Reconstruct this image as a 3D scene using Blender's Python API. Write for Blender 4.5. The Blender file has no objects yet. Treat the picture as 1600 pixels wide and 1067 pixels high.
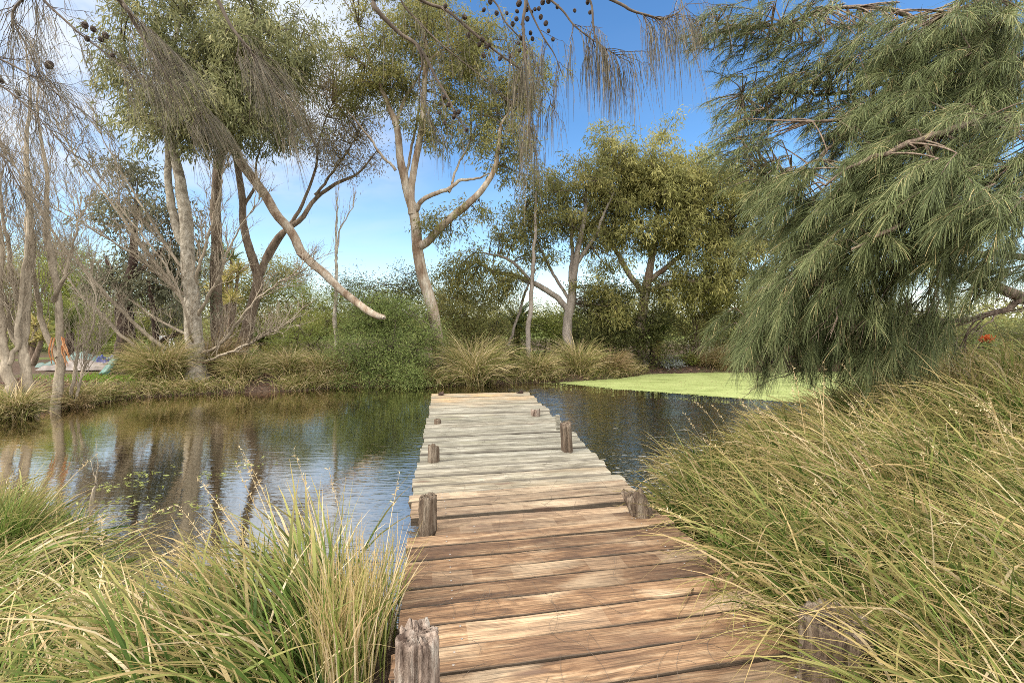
import bpy, math
import numpy as np
rng = np.random.default_rng(11)
F = 755.0; H = 1.95                      # focal length in photo pixels, camera height above the water
def P(px, py, d): return np.array([(px-800)/F*d, d, H+(495-py)/F*d])
def PP(l): return np.array([P(*q[:3]) for q in l])
def nrm(a): return a/np.maximum(np.linalg.norm(a, axis=-1, keepdims=True), 1e-9)
def U(a, b, n=None): return rng.uniform(a, b, n)
def N(*s): return rng.normal(size=s)
S = bpy.context.scene; COL = S.collection

# ------------------------------------------------------------------ mesh collecting
class M:
    def __init__(self): self.v=[]; self.f=[]; self.r=[]; self.t=[]; self.mi=[]; self.n=0
    def add(self, v, f, r=0.5, t=0.0, mi=0):
        v = np.asarray(v, float).reshape(-1,3); f = np.asarray(f, int)
        self.v.append(v); self.f.append(f+self.n); n=len(v)
        self.r.append(np.broadcast_to(np.asarray(r,float).ravel(), (n,)) if np.size(r) in (1,n) else r)
        self.t.append(np.broadcast_to(np.asarray(t,float).ravel(), (n,)))
        self.mi.append(np.full(len(f), mi)); self.n += n
    def build(self, name, mats, parent=None, origin=None, smooth=True):
        if origin is None: origin = np.array(parent.location) if parent is not None else np.zeros(3)
        v = np.concatenate(self.v)-np.asarray(origin)
        me = bpy.data.meshes.new(name)
        me.vertices.add(len(v)); me.vertices.foreach_set('co', v.astype(np.float32).ravel())
        lens = np.concatenate([np.full(len(f), f.shape[1]) for f in self.f])
        loops = np.concatenate([f.ravel() for f in self.f]).astype(np.int32)
        st = np.concatenate([[0], np.cumsum(lens)[:-1]]).astype(np.int32)
        me.loops.add(len(loops)); me.polygons.add(len(lens))
        me.loops.foreach_set('vertex_index', loops)
        me.polygons.foreach_set('loop_start', st)
        me.polygons.foreach_set('material_index', np.concatenate(self.mi).astype(np.int32))
        me.polygons.foreach_set('use_smooth', np.full(len(lens), smooth))
        for nm, arr in (('rnd', self.r), ('along', self.t)):
            a = me.attributes.new(nm, 'FLOAT', 'POINT'); a.data.foreach_set('value', np.concatenate(arr).astype(np.float32))
        me.update(calc_edges=True); me.validate()
        for m in (mats if isinstance(mats,(list,tuple)) else [mats]): me.materials.append(m)
        o = bpy.data.objects.new(name, me); COL.objects.link(o)
        if parent is not None: o.parent = parent
        else: o.location = origin
        return o
def tag(o, label=None, cat=None, group=None, kind=None):
    for k, v in (('label',label),('category',cat),('group',group),('kind',kind)):
        if v: o[k] = v
    return o
def thing(name, label, cat, loc, group=None):
    o = bpy.data.objects.new(name, None); COL.objects.link(o); o.location = [float(x) for x in loc]; o.empty_display_size = .2
    return tag(o, label, cat, group)

def perp(t):                              # a unit vector across each mean tangent
    ax = np.eye(3)[np.argmin(np.abs(t), axis=-1)]
    return nrm(np.cross(t, ax))
def tubes(m, pts, r, k=4, rnd=None, mi=0, lump=0.0):
    n, s, _ = pts.shape
    tg = nrm(np.gradient(pts, axis=1)); ref = perp(nrm(pts[:,-1]-pts[:,0]))[:,None,:]
    u = nrm(np.cross(tg, ref)); w = np.cross(tg, u)
    a = np.linspace(0, 2*np.pi, k, endpoint=False)
    rr = np.broadcast_to(r, (n,s))[:,:,None]*np.ones(k)
    if lump: rr = rr*(1+lump*(np.sin(a*2+np.arange(s)[:,None]*.5)[None]*.6+.7*N(n,s,k)*.5))
    v = pts[:,:,None,:]+rr[...,None]*(np.cos(a)[:,None]*u[:,:,None,:]+np.sin(a)[:,None]*w[:,:,None,:])
    i = np.arange(n)[:,None,None]*s*k; j = np.arange(s-1)[None,:,None]*k; q = np.arange(k)[None,None,:]; q2=(q+1)%k
    f = np.stack([i+j+q, i+j+q2, i+j+k+q2, i+j+k+q], -1).reshape(-1,4)
    rn = U(0,1,n) if rnd is None else np.broadcast_to(rnd,(n,))
    m.add(v, f, np.repeat(rn, s*k), np.tile(np.repeat(np.linspace(0,1,s),k), n), mi)
def ribbons(m, pts, w, prof, side=None, rnd=None, mi=0):
    n, s, _ = pts.shape
    tg = nrm(np.gradient(pts, axis=1))
    if side is None: side = N(n,3)
    u = nrm(np.cross(tg, np.broadcast_to(side[:,None,:], tg.shape)))
    hw = (np.broadcast_to(w,(n,))[:,None]*np.asarray(prof)[None,:]*.5)[...,None]
    v = np.stack([pts-u*hw, pts+u*hw], 2)
    i = np.arange(n)[:,None]*s*2; j = np.arange(s-1)[None,:]*2
    f = np.stack([i+j, i+j+1, i+j+3, i+j+2], -1).reshape(-1,4)
    rn = U(0,1,n) if rnd is None else rnd
    m.add(v, f, np.repeat(rn, s*2), np.tile(np.repeat(np.linspace(0,1,s),2), n), mi)
def smooth(c, n):                         # Catmull-Rom through control rows
    c = np.asarray(c, float)
    if len(c) == 2: return c[0]+(c[1]-c[0])*np.linspace(0,1,n)[:,None]
    p = np.vstack([2*c[0]-c[1], c, 2*c[-1]-c[-2]]); t = np.linspace(0, len(c)-1-1e-6, n); i = t.astype(int); x=(t-i)[:,None]
    a,b,d,e = p[i],p[i+1],p[i+2],p[i+3]
    return .5*(2*b+(d-a)*x+(2*a-5*b+4*d-e)*x*x+(3*b-a-3*d+e)*x**3)
def limb_pts(ctrl, n=26, wob=.02):
    c = np.array([list(P(*q[:3]))+[q[3]] for q in ctrl]); s = smooth(c, n)
    k = np.cumsum(N(n,3), 0)*wob*.35; k -= np.linspace(0,1,n)[:,None]*k[-1]
    s[:,:3] += k; s[:,3] = np.maximum(s[:,3], .004); return s
def grow(m, cloud, tgt, r0, r1, s=6, lift=.12, k=4, wob=.1):
    d = ((tgt[:,None,:]-cloud[None,:,:])**2).sum(-1); st = cloud[d.argmin(1)]
    L = np.linalg.norm(tgt-st, axis=1)[:,None]
    mid = (st+tgt)/2+N(*tgt.shape)*L*wob+np.array([0,0,1])*L*lift
    t = np.linspace(0,1,s)[None,:,None]
    pts = (1-t)**2*st[:,None]+2*t*(1-t)*mid[:,None]+t*t*tgt[:,None]
    tubes(m, pts, r0+(r1-r0)*np.linspace(0,1,s)[None,:], k)
    return pts
def sprout(m, par, nch, L, ang, r0, s=6, up=.25, tmin=.25, curl=.18, k=4, tmax=1.):
    n, ps, _ = par.shape
    par = np.repeat(par, nch, 0); q = U(tmin, tmax, len(par))*(ps-1); i = np.minimum(q.astype(int), ps-2); fr=(q-i)[:,None]
    ar = np.arange(len(par)); st = par[ar,i]*(1-fr)+par[ar,i+1]*fr; tg = nrm(par[ar,i+1]-par[ar,i])
    a = np.radians(ang)*U(.6,1.3,len(par))[:,None]
    pv = nrm(np.cross(tg, N(len(par),3)))
    d = nrm(tg*np.cos(a)+pv*np.sin(a)+np.array([0,0,up]))
    ll = (L*U(.45,1.15,len(par))*(1-.35*q/(ps-1)))[:,None]
    d2 = nrm(d+N(len(par),3)*curl+np.array([0,0,up*.8])); t=np.linspace(0,1,s)
    pts = st[:,None]+ll[:,None]*(d[:,None]*(t-.5*t*t)[None,:,None]+d2[:,None]*(.5*t*t)[None,:,None]+0)
    pts[:,1:-1] += N(len(par), s-2, 3)*ll[:,None]*.018
    tubes(m, pts, r0*(1-.75*t)[None,:], k); return pts
def leaves(m, tips, dirs, n, L, W, spread, droop=.6, rnd=None, mi=0):
    nn = len(tips)*n; c = np.repeat(tips,n,0)+N(nn,3)*spread; d = np.repeat(dirs,n,0)
    dr = nrm(d*.5+N(nn,3)*.7+np.array([0,0,-droop])); l = (L*U(.6,1.25,nn))[:,None]
    b = N(nn,3)*.12
    p = np.stack([c, c+dr*l*.45+b*l*.6, c+dr*l+np.array([0,0,-.12*droop])*l], 1)
    cl = np.repeat(U(0,1,len(tips)), n)
    r = np.clip(.55*cl+.45*U(0,1,nn),0,1) if rnd is None else rnd
    ribbons(m, p, W*U(.7,1.2,nn), [.22,1,.08], rnd=r, mi=mi)
def needles(m, st, dirs, L, w, droop, s=5, rnd=None, side=None):
    n = len(st); t = np.linspace(0,1,s); l=(L*U(.55,1.15,n))[:,None]
    dd = nrm(dirs[:,None]+np.array([0,0,-1.])*(droop*np.ones(n))[:,None,None]*t[None,:,None]**1.1+N(n,1,3)*.05)
    seg = dd*(l/(s-1))[:,:,None]; pts = np.concatenate([st[:,None], st[:,None]+np.cumsum(seg[:,:-1],1)],1)
    ribbons(m, pts, w, np.linspace(1,.55,s), side=side, rnd=rnd); return pts
def blades(m, root, az, th0, bend, L, w, s=8, rnd=None):
    n=len(root); t=np.linspace(0,1,s)
    th = th0[:,None]+bend[:,None]*t[None,:]**1.3; azm = az[:,None]+(N(n)*.25)[:,None]*t[None,:]
    h = np.stack([np.sin(th)*np.cos(azm), np.sin(th)*np.sin(azm), np.cos(th)], -1)
    seg = h*(L/(s-1))[:,None,None]; pts = np.concatenate([root[:,None], root[:,None]+np.cumsum(seg[:,:-1],1)],1)
    sd = np.stack([np.cos(az+N(n)*.5), np.sin(az+N(n)*.5), np.full(n,.35)], -1)+N(n,3)*.35
    prof = np.interp(t, [0,.25,.7,1],[.75,1,.7,.06])
    ribbons(m, pts, w, prof, side=sd, rnd=rnd); return pts

# ------------------------------------------------------------------ materials
def new_mat(name):
    mt = bpy.data.materials.new(name); mt.use_nodes = True; nt = mt.node_tree; nt.nodes.clear()
    o = nt.nodes.new('ShaderNodeOutputMaterial'); return mt, nt, o
def nd(nt, ty, ins=None, **kw):
    n = nt.nodes.new(ty)
    for k,v in kw.items(): setattr(n,k,v)
    for k,v in (ins or {}).items():
        s = n.inputs[k]
        if isinstance(v, bpy.types.NodeSocket): nt.links.new(v, s)
        elif hasattr(s.default_value,'__len__') and not hasattr(v,'__len__'): s.default_value=[v]*len(s.default_value)
        else: s.default_value = (tuple(v)+(1,)) if (hasattr(v,'__len__') and len(v)==3 and len(s.default_value)==4) else v
    return n
def ramp(nt, fac, stops, interp='LINEAR'):
    r = nt.nodes.new('ShaderNodeValToRGB'); r.color_ramp.interpolation = interp; e = r.color_ramp.elements
    while len(e) < len(stops): e.new(.5)
    for el,(p,c) in zip(e, stops): el.position=p; el.color = tuple(c)+(1,) if hasattr(c,'__len__') else (c,c,c,1)
    nt.links.new(fac, r.inputs[0]); return r.outputs[0]
def mathn(nt, op, a, b=0.0, c=0.0, clamp=False):
    n = nt.nodes.new('ShaderNodeMath'); n.operation=op; n.use_clamp=clamp
    for i,v in enumerate((a,b,c)):
        if isinstance(v, bpy.types.NodeSocket): nt.links.new(v, n.inputs[i])
        else: n.inputs[i].default_value = v
    return n.outputs[0]
def mixc(nt, f, a, b, mode='MIX'):
    n = nt.nodes.new('ShaderNodeMix'); n.data_type='RGBA'; n.blend_type=mode
    for i,v in ((0,f),(6,a),(7,b)):
        if isinstance(v, bpy.types.NodeSocket): nt.links.new(v, n.inputs[i])
        elif i==0: n.inputs[0].default_value=v
        else: n.inputs[i].default_value = tuple(v)+(1,)
    return n.outputs[2]
def leaf_mat(name, stops, transl=.42, tip=None, rough=.55, spec=.14, attr='rnd'):
    mt, nt, o = new_mat(name)
    a = nd(nt,'ShaderNodeAttribute', attribute_name=attr)
    c = ramp(nt, a.outputs['Fac'], stops)
    if tip is not None:
        b = nd(nt,'ShaderNodeAttribute', attribute_name='along')
        c = mixc(nt, ramp(nt, b.outputs['Fac'], tip[1]), c, tip[0])
    p = nd(nt,'ShaderNodeBsdfPrincipled', {'Base Color':c,'Roughness':rough,'Specular IOR Level':spec})
    t = nd(nt,'ShaderNodeBsdfTranslucent', {'Color':c})
    x = nd(nt,'ShaderNodeMixShader', {0:transl,1:p.outputs[0],2:t.outputs[0]})
    nt.links.new(x.outputs[0], o.inputs[0]); return mt
def bark_mat(name, cols, scale=6, stretch=.25, bump=.5, fine=40, pos=(.3,.5,.7), rough=.85):
    mt, nt, o = new_mat(name)
    tc = nd(nt,'ShaderNodeTexCoord'); mp = nd(nt,'ShaderNodeMapping', {0:tc.outputs['Object'],'Scale':(1,1,stretch)})
    n1 = nd(nt,'ShaderNodeTexNoise', {'Vector':mp.outputs[0],'Scale':scale,'Detail':6,'Roughness':.65})
    n2 = nd(nt,'ShaderNodeTexNoise', {'Vector':mp.outputs[0],'Scale':fine,'Detail':4,'Roughness':.6})
    c = ramp(nt, n1.outputs[0], list(zip(pos, cols)))
    c = mixc(nt, .55, c, ramp(nt, n2.outputs[0], [(.3,.45),(.65,1.25)]), 'MULTIPLY')
    h = mathn(nt,'ADD', n1.outputs[0], mathn(nt,'MULTIPLY', n2.outputs[0], .5))
    b = nd(nt,'ShaderNodeBump', {'Strength':bump,'Distance':.03,'Height':h})
    p = nd(nt,'ShaderNodeBsdfPrincipled', {'Base Color':c,'Roughness':rough,'Specular IOR Level':.2,'Normal':b.outputs[0]})
    nt.links.new(p.outputs[0], o.inputs[0]); return mt
def plain_mat(name, col, rough=.6, var=.25, scale=8, spec=.3):
    mt, nt, o = new_mat(name)
    tc = nd(nt,'ShaderNodeTexCoord'); n1 = nd(nt,'ShaderNodeTexNoise', {'Vector':tc.outputs['Object'],'Scale':scale,'Detail':5})
    c = mixc(nt, 1, col, ramp(nt, n1.outputs[0], [(.3,1-var),(.7,1+var)]), 'MULTIPLY')
    p = nd(nt,'ShaderNodeBsdfPrincipled', {'Base Color':c,'Roughness':rough,'Specular IOR Level':spec})
    nt.links.new(p.outputs[0], o.inputs[0]); return mt
L_gum   = leaf_mat('gum_leaf', [(0,(.085,.09,.03)),(.35,(.155,.155,.05)),(.7,(.26,.24,.08)),(1,(.38,.31,.115))])
L_gumd  = leaf_mat('gum_leaf_deep', [(0,(.075,.083,.038)),(.4,(.165,.17,.075)),(.75,(.28,.27,.125)),(1,(.45,.40,.20))])
L_gold  = leaf_mat('gum_leaf_golden', [(0,(.085,.09,.03)),(.35,(.185,.182,.06)),(.7,(.30,.28,.095)),(1,(.43,.37,.15))])
L_grey  = leaf_mat('grey_leaf', [(0,(.08,.085,.05)),(.5,(.17,.17,.105)),(1,(.30,.28,.18))])
L_rust  = leaf_mat('rusty_leaf', [(0, (0.12, 0.096, 0.048)), (0.5, (0.228, 0.18, 0.09)), (1, (0.336, 0.228, 0.12))])
L_green = leaf_mat('shrub_leaf', [(0,(.085,.115,.035)),(.4,(.17,.215,.065)),(.8,(.27,.31,.10)),(1,(.42,.37,.14))])
L_lime  = leaf_mat('lime_leaf', [(0, (0.11, 0.143, 0.028)), (0.5, (0.209, 0.242, 0.05)), (1, (0.33, 0.33, 0.088))])
L_dark  = leaf_mat('dark_leaf', [(0,(.045,.05,.018)),(.5,(.095,.105,.035)),(1,(.20,.19,.065))])
L_silver= leaf_mat('silver_leaf', [(0,(.25,.28,.26)),(1,(.5,.52,.5))])
L_flame = leaf_mat('orange_flower', [(0,(.45,.07,.02)),(1,(.6,.16,.05))])
L_oak   = leaf_mat('sheoak_needle', [(0,(.062,.075,.032)),(.4,(.115,.138,.056)),(.8,(.195,.22,.092)),(.93,(.30,.30,.14)),(1,(.42,.33,.16))], transl=.25)
L_oakd  = leaf_mat('sheoak_hanging_needle', [(0,(.065,.058,.042)),(.6,(.13,.115,.08)),(1,(.24,.185,.125))], transl=.2)
L_grass = leaf_mat('grass_blade', [(0,(.045,.08,.016)),(.30,(.115,.175,.036)),(.56,(.21,.27,.065)),(.70,(.33,.28,.11)),(.85,(.46,.34,.175)),(1,(.66,.55,.36))], transl=.3,
                   tip=((.42,.29,.13),[(.55,0.),(1,.75)]))
L_tuss  = leaf_mat('tussock_blade', [(0, (0.11, 0.132, 0.033)), (0.35, (0.22, 0.22, 0.066)), (0.6, (0.352, 0.286, 0.121)), (0.85, (0.462, 0.352, 0.187)), (1, (0.605, 0.484, 0.297))], transl=.3)
L_tussr = leaf_mat('tussock_blade_russet', [(0,(.12,.12,.04)),(.4,(.24,.18,.08)),(.75,(.33,.23,.12)),(1,(.42,.30,.19))], transl=.3)
L_lawn  = leaf_mat('lawn_blade', [(0,(.10,.19,.02)),(1,(.24,.34,.05))])
L_palm  = leaf_mat('palm_leaf', [(0,(.06,.09,.025)),(.6,(.14,.17,.05)),(1,(.30,.28,.10))])
L_straw = leaf_mat('straw_leaf', [(0,(.20,.20,.05)),(.5,(.38,.33,.11)),(1,(.50,.40,.20))])
L_weed  = leaf_mat('water_weed_leaf', [(0,(.20,.24,.06)),(1,(.42,.44,.16))])
L_litter= leaf_mat('litter_leaf', [(0,(.09,.045,.03)),(.5,(.19,.10,.065)),(1,(.32,.21,.14))], transl=.1)
B_pale  = bark_mat('pale_bark', [(.17,.14,.105),(.30,.26,.20),(.42,.37,.30)], 9, .7, .6, fine=30, pos=(.36,.5,.62))
B_grey  = bark_mat('grey_bark', [(.17,.14,.115),(.27,.225,.185),(.36,.31,.26)], 7, .4, .3)
B_salm  = bark_mat('salmon_bark', [(.17,.11,.07),(.31,.24,.175),(.43,.375,.30)], 4.5, .3, .6, fine=26, pos=(.36,.5,.62))
B_brown = bark_mat('brown_bark', [(.075,.053,.038),(.175,.128,.09),(.29,.22,.165)], 8, .25, .8)
B_dark  = bark_mat('dark_bark', [(.018,.012,.01),(.055,.035,.027),(.12,.075,.055)], 9, .3, 1.)
B_twig  = bark_mat('twig_bark', [(.06,.045,.035),(.11,.085,.065),(.17,.13,.10)], 12, .4, .2)
B_bare  = bark_mat('bare_twig_bark', [(.19,.15,.105),(.30,.245,.18),(.40,.335,.25)], 9, .4, .2)
B_oak   = bark_mat('sheoak_bark', [(.07,.05,.038),(.16,.115,.085),(.26,.20,.155)], 10, .4, .7)
B_cone  = bark_mat('cone_scale', [(.03,.022,.018),(.085,.06,.048),(.17,.13,.10)], 70, 1, 1., fine=160)
B_post  = bark_mat('post_wood', [(.045,.031,.022),(.125,.09,.062),(.25,.205,.155)], 22, .12, 1., fine=70, pos=(.32,.5,.68))
B_postg = bark_mat('grey_post_wood', [(.07,.045,.033),(.25,.19,.15),(.42,.37,.31)], 14, .22, 1., fine=60, pos=(.36,.5,.64))
B_torn  = bark_mat('torn_wood', [(.30,.10,.04),(.42,.19,.08),(.5,.32,.18)], 8, .2, .4)
def wood_mat(name, cols, grey):
    mt, nt, o = new_mat(name)
    tc = nd(nt,'ShaderNodeTexCoord'); oi = nd(nt,'ShaderNodeObjectInfo'); rn = oi.outputs['Random']
    off = nd(nt,'ShaderNodeCombineXYZ', {0:mathn(nt,'MULTIPLY',rn,37.),1:mathn(nt,'MULTIPLY',rn,91.),2:mathn(nt,'MULTIPLY',rn,53.)})
    v = nd(nt,'ShaderNodeVectorMath', {0:tc.outputs['Object'],1:off.outputs[0]}).outputs[0]
    mp = nd(nt,'ShaderNodeMapping', {0:v,'Scale':(1.3,17,17)})
    warp = nd(nt,'ShaderNodeTexNoise', {'Vector':nd(nt,'ShaderNodeMapping',{0:v,'Scale':(2.2,5,5)}).outputs[0],'Scale':1.,'Detail':2})
    wv = nd(nt,'ShaderNodeVectorMath', {0:mp.outputs[0],1:nd(nt,'ShaderNodeVectorMath',{0:warp.outputs['Color'],3:(1.1 if grey else 1.9)},operation='SCALE').outputs[0]}).outputs[0]
    n1 = nd(nt,'ShaderNodeTexNoise', {'Vector':wv,'Scale':1.0,'Detail':7,'Roughness':.68})
    n2 = nd(nt,'ShaderNodeTexNoise', {'Vector':nd(nt,'ShaderNodeMapping',{0:v,'Scale':(4,150,150)}).outputs[0],'Scale':1.,'Detail':3})
    n3 = nd(nt,'ShaderNodeTexNoise', {'Vector':nd(nt,'ShaderNodeMapping',{0:v,'Scale':(1.6,4,4)}).outputs[0],'Scale':1.,'Detail':4})
    n4 = nd(nt,'ShaderNodeTexNoise', {'Vector':v,'Scale':60.,'Detail':3})
    c = ramp(nt, n1.outputs[0], list(zip((.30,.45,.56,.68), cols)))
    # worn patches with square ends along the board (brown boards), lichen and grey bloom (weathered boards)
    sx = nd(nt,'ShaderNodeSeparateXYZ', {0:v})
    if not grey:
        wn = nd(nt,'ShaderNodeTexWhiteNoise', {'W':mathn(nt,'FLOOR',mathn(nt,'MULTIPLY',sx.outputs[0],4.3))}, noise_dimensions='1D')
        on = mathn(nt,'MULTIPLY', mathn(nt,'GREATER_THAN',wn.outputs[0],.62), ramp(nt, mathn(nt,'FRACT',mathn(nt,'MULTIPLY',rn,7.)), [(.45,0.),(.55,1.)]))
        c = mixc(nt, mathn(nt,'MULTIPLY',on,.3), c, (.44,.33,.22))
        c = mixc(nt, ramp(nt,n3.outputs[0],[(.5,0.),(.66,.75)]), c, (.11,.062,.036))
        c = mixc(nt, ramp(nt,n3.outputs[0],[(.30,.75),(.45,0.)]), c, (.43,.33,.22))
        at = nd(nt,'ShaderNodeAttribute', attribute_name='along')
        c = mixc(nt, mathn(nt,'MULTIPLY',at.outputs['Fac'],ramp(nt,n1.outputs[0],[(.35,.25),(.6,.75)])), c, (.33,.28,.205))
        c = mixc(nt, 1, c, ramp(nt, rn, [(0,(.58,.55,.52)),(.25,(.9,.88,.85)),(.55,(1.1,1.08,1.04)),(.8,(.72,.68,.64)),(1,(1.0,.96,.92))]), 'MULTIPLY')
    else:
        c = mixc(nt, ramp(nt,n3.outputs[0],[(.55,0.),(.72,.65)]), c, (.22,.21,.15))
        c = mixc(nt, ramp(nt,n4.outputs[0],[(.60,0.),(.7,.5)]), c, (.15,.14,.10))
        c = mixc(nt, 1, c, ramp(nt, rn, [(0,(.86,.84,.78)),(.5,(1.,.98,.93)),(1,(1.04,.98,.9))]), 'MULTIPLY')
        at = nd(nt,'ShaderNodeAttribute', attribute_name='along')
        c = mixc(nt, mathn(nt,'MULTIPLY',at.outputs['Fac'],ramp(nt,n3.outputs[0],[(.32,1.),(.62,.15)])), c, (.36,.24,.12))
    c = mixc(nt, .75, c, ramp(nt,n2.outputs[0],[(.34,.35),(.6,1.2)]), 'MULTIPLY')
    ed = nd(nt,'ShaderNodeAttribute', attribute_name='rnd')
    en = mathn(nt,'ADD', ed.outputs['Fac'], mathn(nt,'MULTIPLY',mathn(nt,'SUBTRACT',n3.outputs[0],.5),.35 if grey else .1))
    c = mixc(nt, ramp(nt,en,[(.74,0.),(.97,.9)] if grey else [(.955,0.),(1.01,.75)]), c, (.06,.05,.038))
    # knots
    vo = nd(nt,'ShaderNodeTexVoronoi', {'Vector':nd(nt,'ShaderNodeMapping',{0:v,'Scale':(1.1,6,2)}).outputs[0],'Scale':1.})
    c = mixc(nt, ramp(nt,vo.outputs['Distance'],[(.05,.85),(.13,0.)]), c, (.10,.06,.04))
    h = mathn(nt,'ADD', n1.outputs[0], mathn(nt,'MULTIPLY',n2.outputs[0],.6))
    b = nd(nt,'ShaderNodeBump', {'Strength':.55,'Distance':.006,'Height':h})
    p = nd(nt,'ShaderNodeBsdfPrincipled', {'Base Color':c,'Roughness':.72,'Specular IOR Level':.3,'Normal':b.outputs[0]})
    nt.links.new(p.outputs[0], o.inputs[0]); return mt
W_brown = wood_mat('brown_board', [(.05,.028,.017),(.155,.088,.046),(.25,.155,.086),(.37,.27,.17)], False)
W_grey  = wood_mat('weathered_board', [(.065,.058,.046),(.165,.153,.122),(.245,.232,.195),(.325,.312,.272)], True)
M_screw = plain_mat('zinc_screw', (.26,.24,.22), .55, .2, 50, .4)

# water
WATER, nt, o = new_mat('pond_water')
tc = nd(nt,'ShaderNodeTexCoord')
w1 = nd(nt,'ShaderNodeTexNoise', {'Vector':nd(nt,'ShaderNodeMapping',{0:tc.outputs['Object'],'Rotation':(0,0,.08),'Scale':(.42,1.7,1)}).outputs[0],'Scale':6.5,'Detail':3,'Roughness':.5,'Distortion':.6})
w2 = nd(nt,'ShaderNodeTexNoise', {'Vector':nd(nt,'ShaderNodeMapping',{0:tc.outputs['Object'],'Rotation':(0,0,-.06),'Scale':(.4,1.9,1)}).outputs[0],'Scale':19,'Detail':2,'Roughness':.5})
w3 = nd(nt,'ShaderNodeTexNoise', {'Vector':tc.outputs['Object'],'Scale':.5,'Detail':2})
hh = mathn(nt,'MULTIPLY', mathn(nt,'ADD', w1.outputs[0], mathn(nt,'MULTIPLY',w2.outputs[0],.3)), mathn(nt,'MULTIPLY',ramp(nt,w3.outputs[0],[(.35,.5),(.62,1.)]),ramp(nt,mathn(nt,'MULTIPLY_ADD',nd(nt,'ShaderNodeSeparateXYZ',{0:tc.outputs['Object']}).outputs[0],.2,.6),[(.2,.17),(.75,1.5)])))
bp = nd(nt,'ShaderNodeBump', {'Strength':.30,'Distance':.05,'Height':hh})
fr = nd(nt,'ShaderNodeFresnel', {'IOR':1.75,'Normal':bp.outputs[0]})
gl = nd(nt,'ShaderNodeBsdfGlossy', {'Color':(1,.94,.84),'Roughness':.01,'Normal':bp.outputs[0]})
df = nd(nt,'ShaderNodeBsdfDiffuse', {'Color':(.007,.008,.005)})
x = nd(nt,'ShaderNodeMixShader', {0:mathn(nt,'MULTIPLY_ADD',fr.outputs[0],.85,.5,clamp=True),1:df.outputs[0],2:gl.outputs[0]})
nt.links.new(x.outputs[0], o.inputs[0])

# ground: leaf mulch, soil and thin grass
GROUND, nt, o = new_mat('ground_mulch')
tc = nd(nt,'ShaderNodeTexCoord')
g1 = nd(nt,'ShaderNodeTexNoise', {'Vector':tc.outputs['Object'],'Scale':28,'Detail':6,'Roughness':.7})
g2 = nd(nt,'ShaderNodeTexNoise', {'Vector':tc.outputs['Object'],'Scale':.35,'Detail':4})
at = nd(nt,'ShaderNodeAttribute', attribute_name='rnd')
c = ramp(nt, g1.outputs[0], [(.3,(.028,.018,.013)),(.5,(.075,.05,.035)),(.68,(.15,.105,.075))])
cg = ramp(nt, g1.outputs[0], [(.3,(.045,.065,.014)),(.5,(.10,.14,.03)),(.7,(.17,.21,.05))])
c = mixc(nt, mathn(nt,'MAXIMUM',at.outputs['Fac'],ramp(nt,g2.outputs[0],[(.52,0.),(.62,.6)])), c, cg)
p = nd(nt,'ShaderNodeBsdfPrincipled', {'Base Color':c,'Roughness':.95,'Specular IOR Level':.1,'Normal':nd(nt,'ShaderNodeBump',{'Strength':.8,'Distance':.04,'Height':g1.outputs[0]}).outputs[0]})
nt.links.new(p.outputs[0], o.inputs[0])

WEED, nt, o = new_mat('duckweed_carpet')
tc = nd(nt,'ShaderNodeTexCoord')
d1 = nd(nt,'ShaderNodeTexNoise', {'Vector':nd(nt,'ShaderNodeMapping',{0:tc.outputs['Object'],'Scale':(.5,1.4,1)}).outputs[0],'Scale':1.6,'Detail':7,'Roughness':.7})
d2 = nd(nt,'ShaderNodeTexNoise', {'Vector':tc.outputs['Object'],'Scale':45,'Detail':3})
c = ramp(nt, d1.outputs[0], [(.32,(.14,.165,.05)),(.48,(.22,.255,.088)),(.66,(.29,.32,.125))])
c = mixc(nt, .6, c, ramp(nt,d2.outputs[0],[(.3,.7),(.6,1.1)]), 'MULTIPLY')
p = nd(nt,'ShaderNodeBsdfPrincipled', {'Base Color':c,'Roughness':.85,'Specular IOR Level':.15,'Normal':nd(nt,'ShaderNodeBump',{'Strength':.5,'Distance':.01,'Height':d2.outputs[0]}).outputs[0]})
nt.links.new(p.outputs[0], o.inputs[0])

# ------------------------------------------------------------------ sky, sun, camera
SUN = nrm(np.array([-.80,-.38,.80]))
W = bpy.data.worlds.new('World'); S.world = W; W.use_nodes = True; nt = W.node_tree; nt.nodes.clear()
sk = nt.nodes.new('ShaderNodeTexSky'); sk.sky_type='NISHITA'; sk.sun_disc=False
sk.sun_elevation = math.asin(SUN[2]); sk.sun_rotation = math.atan2(SUN[0], SUN[1]); sk.dust_density=.3; sk.ozone_density=3.; sk.air_density=1.
tc = nd(nt,'ShaderNodeTexCoord'); sp = nd(nt,'ShaderNodeSeparateXYZ', {0:tc.outputs['Generated']})
hs = nd(nt,'ShaderNodeHueSaturation', {'Hue':.5,'Saturation':1.2,'Value':1.1,'Color':sk.outputs[0]})
zz = mathn(nt,'ADD', mathn(nt,'MAXIMUM',sp.outputs[2],0.), .12)
pl = nd(nt,'ShaderNodeCombineXYZ', {0:mathn(nt,'DIVIDE',sp.outputs[0],zz),1:mathn(nt,'DIVIDE',sp.outputs[1],zz),2:0.})
c1 = nd(nt,'ShaderNodeTexNoise', {'Vector':nd(nt,'ShaderNodeMapping',{0:pl.outputs[0],'Rotation':(0,0,.3),'Scale':(.45,1.1,1)}).outputs[0],'Scale':1.1,'Detail':7,'Roughness':.55,'Distortion':.5})
c2 = nd(nt,'ShaderNodeTexNoise', {'Vector':nd(nt,'ShaderNodeMapping',{0:pl.outputs[0],'Scale':(1,1,1)}).outputs[0],'Scale':2.2,'Detail':6,'Roughness':.55})
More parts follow.
